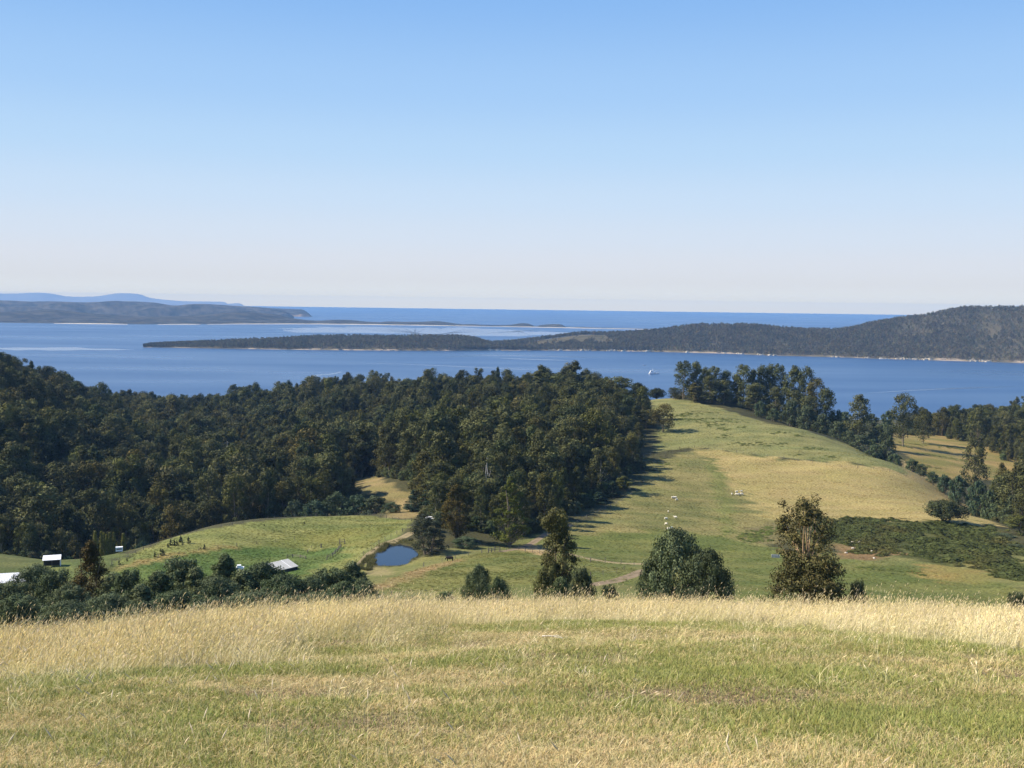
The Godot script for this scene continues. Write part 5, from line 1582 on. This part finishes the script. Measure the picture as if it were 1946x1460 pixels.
	fence([[621, 1064], [632, 1058], [641, 1050], [648, 1041]], 3.0, 1.3, true, "grey rail fence on the stockyard's right side")
	fence([[545, 1061], [556, 1060], [570, 1061], [581, 1063]], 4.0, 1.1, true, "pale rail fence just behind the metal shed")
	fence([[645, 1035], [655, 1034]], 3.0, 1.7, true, "tall rail gate frame at the stockyard's top")
	fence([[584, 1051], [592, 1042]], 4.0, 1.0, false, "short leaning fence remnant in the green field")
	fence([[928, 1051], [940, 1049], [950, 1048]], 2.0, 1.5, true, "rail gate between the drooping gum and the big gum")
	p = hit(610, 1041)
	o = base("marker_post", p)
	tag(o, "single post standing alone in the bright green field", "post")
	put("post", M.post_mesh, M.wood, o).scale = Vector3(2, 1.3, 2)
	# trough, log and stones on the right
	p = hit(1474, 1060)
	o = base("water_trough", p + Vector3(0, 0.2, 0), -0.2)
	tag(o, "pale grey concrete water trough left of the open gum", "trough")
	for q in [[Vector3(-1.3, -0.3, 0.35), Vector3(1.3, 0.7, 0.45)], [Vector3(-1.3, -0.3, -0.45), Vector3(1.3, 0.7, -0.35)], [Vector3(-1.3, -0.3, -0.34), Vector3(-1.2, 0.7, 0.34)], [Vector3(1.2, -0.3, -0.34), Vector3(1.3, 0.7, 0.34)]]: box_part("side_wall", q[0], q[1], M.zinc, o)
	box_part("water", Vector3(-1.19, 0.0, -0.33), Vector3(1.19, 0.5, 0.33), M.pond, o)
	p = hit(1627, 1033)
	o = base("fallen_log", p, -0.5)
	tag(o, "bleached white log lying on the bracken's lower edge", "log")
	var lg := Sh.new()
	lg.tube([Vector3(-1.6, 0.25, 0), Vector3(-0.5, 0.3, 0.05), Vector3(0.8, 0.25, 0), Vector3(1.6, 0.2, 0.1)], 0.24, 0.14, 8, Color.WHITE)
	put("stem", lg.mesh(), M.rock, o)
	lg = Sh.new()
	lg.tube([Vector3(0.5, 0.3, 0), Vector3(1.0, 0.7, -0.3), Vector3(1.3, 0.9, -0.5)], 0.1, 0.04, 6, Color.WHITE)
	put("branch", lg.mesh(), M.rock, o)
	var stone := body([[Vector3(-0.2, 0.1, 0), Vector3(0.2, 0.14, 0.06), 0.22, 0.17], [Vector3(0.05, 0.2, -0.1), Vector3(0.1, 0.1, 0.1), 0.15, 0.2]], 0.07, 0.08)
	var sn := ["white stone nearest below the bleached log", "white stone furthest right on the bare patch", "low white stone at the bare patch's foot", "brownish-white stone left on the bare patch"]
	for k in 4:
		o = base("stone", hit([1621, 1657, 1661, 1608][k], [1043, 1049, 1062, 1052][k]), k)
		o.scale = Vector3.ONE * 1.3
		tag(o, sn[k], "stone")
		put("rock", stone, M.rock, o)
	# power poles in the forest
	p = at(432, 640)
	o = base("power_pole", p)
	tag(o, "lone pale power pole with a crossarm in the forest", "pole")
	lg = Sh.new()
	lg.tube([Vector3(0, -0.5, 0), Vector3(0, 24, 0)], 0.22, 0.14, 8, Color.WHITE)
	put("pole", lg.mesh(), M.rock, o)
	box_part("crossarm", Vector3(-1.2, 22.8, -0.08), Vector3(1.2, 23.0, 0.08), M.wood, o)
	for x in [-1.0, 0.0, 1.0]: box_part("insulator", Vector3(x - 0.06, 23.01, -0.06), Vector3(x + 0.06, 23.25, 0.06), M.white, o)

func _on_sea(px: float, py: float) -> Vector3:
	var d := look * Vector3((px - 973.0) / F, -(py - 730.0) / F, -1)
	return EYE + d * (EYE.y / -d.y)

func ground_cover() -> void:
	# bracken
	var f1 := fern(11, M.grass, lin(0.062, 0.074, 0.023), 0.6)
	rng.seed = 99
	var pl := []
	var ti := PackedColorArray()
	var poly := flat2([[1548, 1022], [1566, 984], [1700, 988], [1890, 1004], [1946, 1040], [1946, 1105], [1830, 1072], [1650, 1052], [1560, 1020]])
	var box := Rect2(poly[0], Vector2.ZERO)
	for p in poly: box = box.expand(p)
	for k in 22000:
		var q := box.position + Vector2(rng.randf(), rng.randf()) * box.size
		var nz := na.get_noise_2d(q.x * 5, q.y * 5)
		if not inside(poly, q + Vector2(nb.get_noise_2d(q.x * 4, q.y * 4), nb.get_noise_2d(q.x * 4 + 90, q.y * 4)) * 9.0) or nz > 0.12 + rng.randf() * 0.3: continue
		var s := rng.randf_range(0.5, 1.3) * (1.0 + 0.5 * nb.get_noise_2d(q.x * 6, q.y * 6))
		s *= 0.8 * (2.0 if rng.randf() < 0.035 else 1.0)
		pl.append(Transform3D(Basis(Vector3.UP, rng.randf() * TAU).scaled(Vector3(s, s * 0.9, s)), Vector3(q.x, height(q.x, q.y) - 0.1, q.y)))
		var g := rng.randf_range(0.7, 1.3)
		ti.append(Color(g * (1.0 + 0.5 * clampf(na.get_noise_2d(q.x * 3, q.y * 3 + 99), 0, 1)), g, g))
	# clumps of it on the upper paddock and below the open gum
	for q in [[1285, 790, 9, 40], [1300, 797, 10, 45], [1318, 786, 7, 25], [1330, 798, 6, 16], [1345, 802, 6, 16], [1362, 808, 7, 22], [1378, 797, 8, 40], [1372, 816, 6, 16], [1405, 803, 6, 14], [1410, 812, 4, 8], [1350, 785, 4, 8], [1482, 822, 6, 12], [1520, 828, 5, 10], [1405, 842, 5, 10], [1440, 845, 6, 12], [1465, 845, 7, 20], [1540, 852, 7, 20], [1580, 868, 7, 14], [1515, 865, 4, 6], [1380, 828, 6, 10], [1240, 880, 9, 20], [1235, 872, 8, 16], [1425, 1022, 7, 34], [1440, 1016, 6, 30], [1460, 1010, 6, 30], [1475, 1004, 5, 20], [1445, 1028, 5, 14], [1700, 1084, 8, 12], [1660, 1080, 5, 8], [1740, 845, 9, 26], [1770, 865, 9, 30], [1800, 850, 8, 24], [1830, 875, 9, 26], [1760, 885, 8, 20], [1720, 850, 8, 22], [1860, 885, 8, 18], [1890, 905, 8, 20]]:
		var c := hit(q[0], q[1])
		for k in q[3]:
			var d := Vector2(rng.randfn() * q[2] * 0.6, rng.randfn() * q[2] * 0.35)
			var s := rng.randf_range(0.5, 1.2)
			pl.append(Transform3D(Basis(Vector3.UP, rng.randf() * TAU).scaled(Vector3(s * 1.3, s * 0.5, s * 1.3)), Vector3(c.x + d.x, height(c.x + d.x, c.z + d.y) - 0.1, c.z + d.y)))
			var g := rng.randf_range(0.8, 1.3)
			ti.append(Color(g * 1.5, g * 1.5, g * 1.2))
	tag(scatter("bracken", f1, pl, ti), "dark green bracken fern spreading over the paddock slopes", "bracken")
	# tussocks of the grazed paddocks
	var tuft := turf(61, 16, 0.4, 0.22, 0.1, lin(0.8, 0.8, 0.8), lin(1, 1, 1), M.grass, 1.0)
	var fields := [flat2([[1040, 1054], [1090, 1004], [1210, 934], [1228, 886], [1262, 800], [1240, 762], [1400, 787], [1560, 830], [1722, 885], [1889, 987], [1700, 996], [1560, 982], [1470, 1000], [1946, 1120], [1946, 1160], [1230, 1150], [1235, 1076]]), flat2([[200, 1095], [212, 1074], [300, 1033], [420, 1003], [560, 985], [700, 981], [780, 991], [690, 1060], [600, 1100], [220, 1120]]), flat2([[692, 1122], [800, 1080], [870, 1061], [1010, 1047], [1210, 1077], [1200, 1108], [850, 1126]])]
	var gp := []
	var gt := PackedColorArray()
	for f in fields.size():
		var fb := Rect2(fields[f][0], Vector2.ZERO)
		for p in fields[f]: fb = fb.expand(p)
		for k in [60000, 14000, 9000][f]:
			var q := fb.position + Vector2(rng.randf(), rng.randf()) * fb.size
			if rng.randf() < 0.35 + 0.9 * na.get_noise_2d(q.x * 2.5, q.y * 5): continue
			if not inside(fields[f], q): continue
			var s := rng.randf_range(0.5, 1.35)
			gp.append(Transform3D(Basis(Vector3.UP, rng.randf() * TAU).scaled(Vector3(s, s, s)), Vector3(q.x, height(q.x, q.y), q.y)))
			var c := ground_color(q.x, q.y)
			var g := rng.randf_range(0.75, 1.35)
			gt.append(Color(c.r * g * rng.randf_range(0.95, 1.1), c.g * g, c.b * g))
	tag(scatter("paddock_grass", tuft, gp, gt), "grazed grass tussocks over the paddocks", "grass")
	# sedge round the dam and scrub on the near slopes
	pl = []
	ti = PackedColorArray()
	var sedge := turf(31, 30, 0.6, 0.6, 0.06, lin(0.13, 0.14, 0.05), lin(0.22, 0.21, 0.085), M.grass, 0.5)
	for k in 330:
		var a := rng.randf() * TAU
		var r := rng.randf_range(1.0, 1.3)
		var x := PON.x + cos(a) * 6.6 * r
		var z := PON.y + sin(a) * 15.0 * r
		if sin(a) > 0.55 and rng.randf() < 0.85: continue
		var s := rng.randf_range(0.5, 1.2)
		pl.append(Transform3D(Basis(Vector3.UP, rng.randf() * TAU).scaled(Vector3(s, s, s)), Vector3(x, height(x, z) - 0.05, z)))
		var g := rng.randf_range(0.7, 1.2)
		ti.append(Color(g, g, g))
	var bank := flat2([[682, 1080], [700, 1060], [735, 1036], [728, 1046], [716, 1062], [702, 1084]])
	for k in 900:
		var q := bank[rng.randi() % bank.size()].lerp(bank[rng.randi() % bank.size()], rng.randf())
		if not inside(bank, q): continue
		pl.append(Transform3D(Basis(Vector3.UP, rng.randf() * TAU).scaled(Vector3.ONE * rng.randf_range(0.8, 1.6)), Vector3(q.x, height(q.x, q.y) - 0.05, q.y)))
		var g := rng.randf_range(0.5, 0.9)
		ti.append(Color(g, g, g))
	tag(scatter("sedge_grass", sedge, pl, ti), "dark sedge growing round the dam's banks", "grass")

func grasses() -> void:
	var m: Material = M.grass
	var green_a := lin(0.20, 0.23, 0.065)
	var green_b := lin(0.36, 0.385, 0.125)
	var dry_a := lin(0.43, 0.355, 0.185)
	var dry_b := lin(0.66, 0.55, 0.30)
	var kinds := [turf(41, 34, 0.17, 0.042, 0.0055, green_a, green_b, m), turf(42, 28, 0.17, 0.055, 0.005, green_a, lin(0.40, 0.39, 0.155), m), turf(43, 32, 0.17, 0.04, 0.005, dry_a, dry_b, m, 1.3), turf(44, 9, 0.2, 0.12, 0.004, lin(0.2, 0.19, 0.08), dry_b, m, 0.7)]
	var pl := [[], [], [], []]
	var ti := [PackedColorArray(), PackedColorArray(), PackedColorArray(), PackedColorArray()]
	rng.seed = 321
	for k in 150000:
		var d := 4.2 + 26.0 * pow(rng.randf(), 1.25)
		var x := rng.randf_range(-1, 1) * (d * 0.53 + 1.6)
		var z := -d
		var g := 0.5 + na.get_noise_2d(x * 14, z * 30) * 0.95 + nb.get_noise_2d(x * 60, z * 120) * 0.6 + rng.randfn() * 0.26
		var v := 0
		if g > 0.45: v = 0 if rng.randf() < 0.6 else 1
		elif rng.randf() < 0.86: v = 2
		else: v = 3
		if na.get_noise_2d(x * 22 + 70, z * 40 + 70) > 0.3 and rng.randf() < 0.7: continue
		var s := rng.randf_range(0.7, 1.25) * (1.0 + 0.35 * na.get_noise_2d(x * 20 + 11, z * 30))
		pl[v].append(Transform3D(Basis(Vector3.UP, rng.randf() * TAU).scaled(Vector3(s, s * rng.randf_range(0.7, 1.3), s)), Vector3(x, near_height(x, z), z)))
		var w := rng.randf_range(0.8, 1.2)
		ti[v].append(Color(w * rng.randf_range(0.9, 1.15), w, w * rng.randf_range(0.85, 1.1)))
	var o := base("short_grass", Vector3.ZERO)
	tag(o, "short patchy green and straw grass in the foreground", "grass", "", "stuff")
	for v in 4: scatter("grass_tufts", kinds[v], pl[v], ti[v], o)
	# standing hay on the brow
	var hk := [hay(51, 11, 0.16, 0.5, m), hay(52, 9, 0.2, 0.58, m), hay(53, 13, 0.16, 0.4, m), hay(54, 4, 0.22, 0.76, m), hay(55, 1, 0.12, 0.5, m)]
	pl = [[], [], [], [], []]
	ti = [PackedColorArray(), PackedColorArray(), PackedColorArray(), PackedColorArray(), PackedColorArray()]
	for k in 700:
		var d := 4.5 + 17.0 * pow(rng.randf(), 1.2)
		var x := rng.randf_range(-1, 1) * (d * 0.53 + 1.6)
		if na.get_noise_2d(x * 9 + 200, -d * 12) < -0.12: continue
		pl[4].append(Transform3D(Basis(Vector3.UP, rng.randf() * TAU).scaled(Vector3(1, rng.randf_range(0.4, 1.0), 1)), Vector3(x, near_height(x, -d), -d)))
		ti[4].append(Color(0.95, 0.93, 0.88))
	for k in 90000:
		var d := 8.0 + 30.0 * pow(rng.randf(), 0.75)
		var x := rng.randf_range(-1, 1) * (d * 0.54 + 2.0)
		var z := -d
		var px := 973.0 + F * x / d
		var st := hay_start(px) + 2.4 * na.get_noise_2d(x * 16, z * 16) + 1.6 * nb.get_noise_2d(x * 30, z * 30)
		var full := smoothstep(st - 3.0, st + 5.0, d)
		if rng.randf() > full * full * 0.9 + 0.012: continue
		var hole := na.get_noise_2d(x * 20 + 31, z * 40 + 31)
		if hole > 0.25 and d < st + 7 and rng.randf() < 0.8: continue
		var s := lerpf(0.5, 1.0, full) * rng.randf_range(0.75, 1.15) * (1.0 + 0.3 * na.get_noise_2d(x * 12 + 5, z * 12))
		var v := rng.randi() % 3 if rng.randf() > 0.07 or full < 0.9 else 3
		var b := Basis(Vector3.UP, rng.randfn() * 0.9).scaled(Vector3(1, s, 1))
		pl[v].append(Transform3D(b, Vector3(x, near_height(x, z), z)))
		var w := rng.randf_range(0.82, 1.15) * (1.0 + 0.25 * nb.get_noise_2d(x * 20, z * 20))
		ti[v].append(Color(w, w * rng.randf_range(0.95, 1.03), w * rng.randf_range(0.8, 1.05)))
	o = base("dry_grass", Vector3.ZERO)
	tag(o, "tall dry straw-coloured grass standing along the brow of the hill", "grass", "", "stuff")
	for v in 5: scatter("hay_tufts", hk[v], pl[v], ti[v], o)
	# two twigs and a yellow flower in the short grass
	var q := spot(1057, 1276, 13.5)
	for k in 2:
		var x: float = [0.57, 2.35][k]
		var z: float = [-13.6, -18.6][k]
		o = base("fallen_twig", Vector3(x, near_height(x, z) + 0.05, z), [-0.5, 0.1][k])
		tag(o, ["bleached twig lying in the short grass near the middle", "forked bare twig lying by the hay's edge"][k], "twig")
		var s := Sh.new()
		s.tube([Vector3(-0.14, 0, 0), Vector3(0, 0.03, 0.02), Vector3(0.17, 0.02, 0.0)], 0.011, 0.005, 6, Color.WHITE)
		put("stem", s.mesh(), M.rock, o)
		s = Sh.new()
		s.tube([Vector3(0.0, 0.03, 0.02), Vector3(0.1, 0.07, 0.06), Vector3(0.2, 0.06, 0.09)], 0.006, 0.003, 5, Color.WHITE)
		put("branch", s.mesh(), M.rock, o)

func _ready() -> void:
	camera_and_light()
	na.seed = 3
	na.noise_type = FastNoiseLite.TYPE_SIMPLEX_SMOOTH
	na.frequency = 0.01
	na.fractal_octaves = 3
	nb.seed = 8
	nb.noise_type = FastNoiseLite.TYPE_SIMPLEX_SMOOTH
	nb.frequency = 0.02
	nb.fractal_octaves = 3
	materials()
	M.rock_tint = mat(lin(0.62, 0.56, 0.46), 1.0, true)
	control_points()
	land()
	prototypes()
	forest()
	standing_trees()
	things()
	ground_cover()
	grasses()
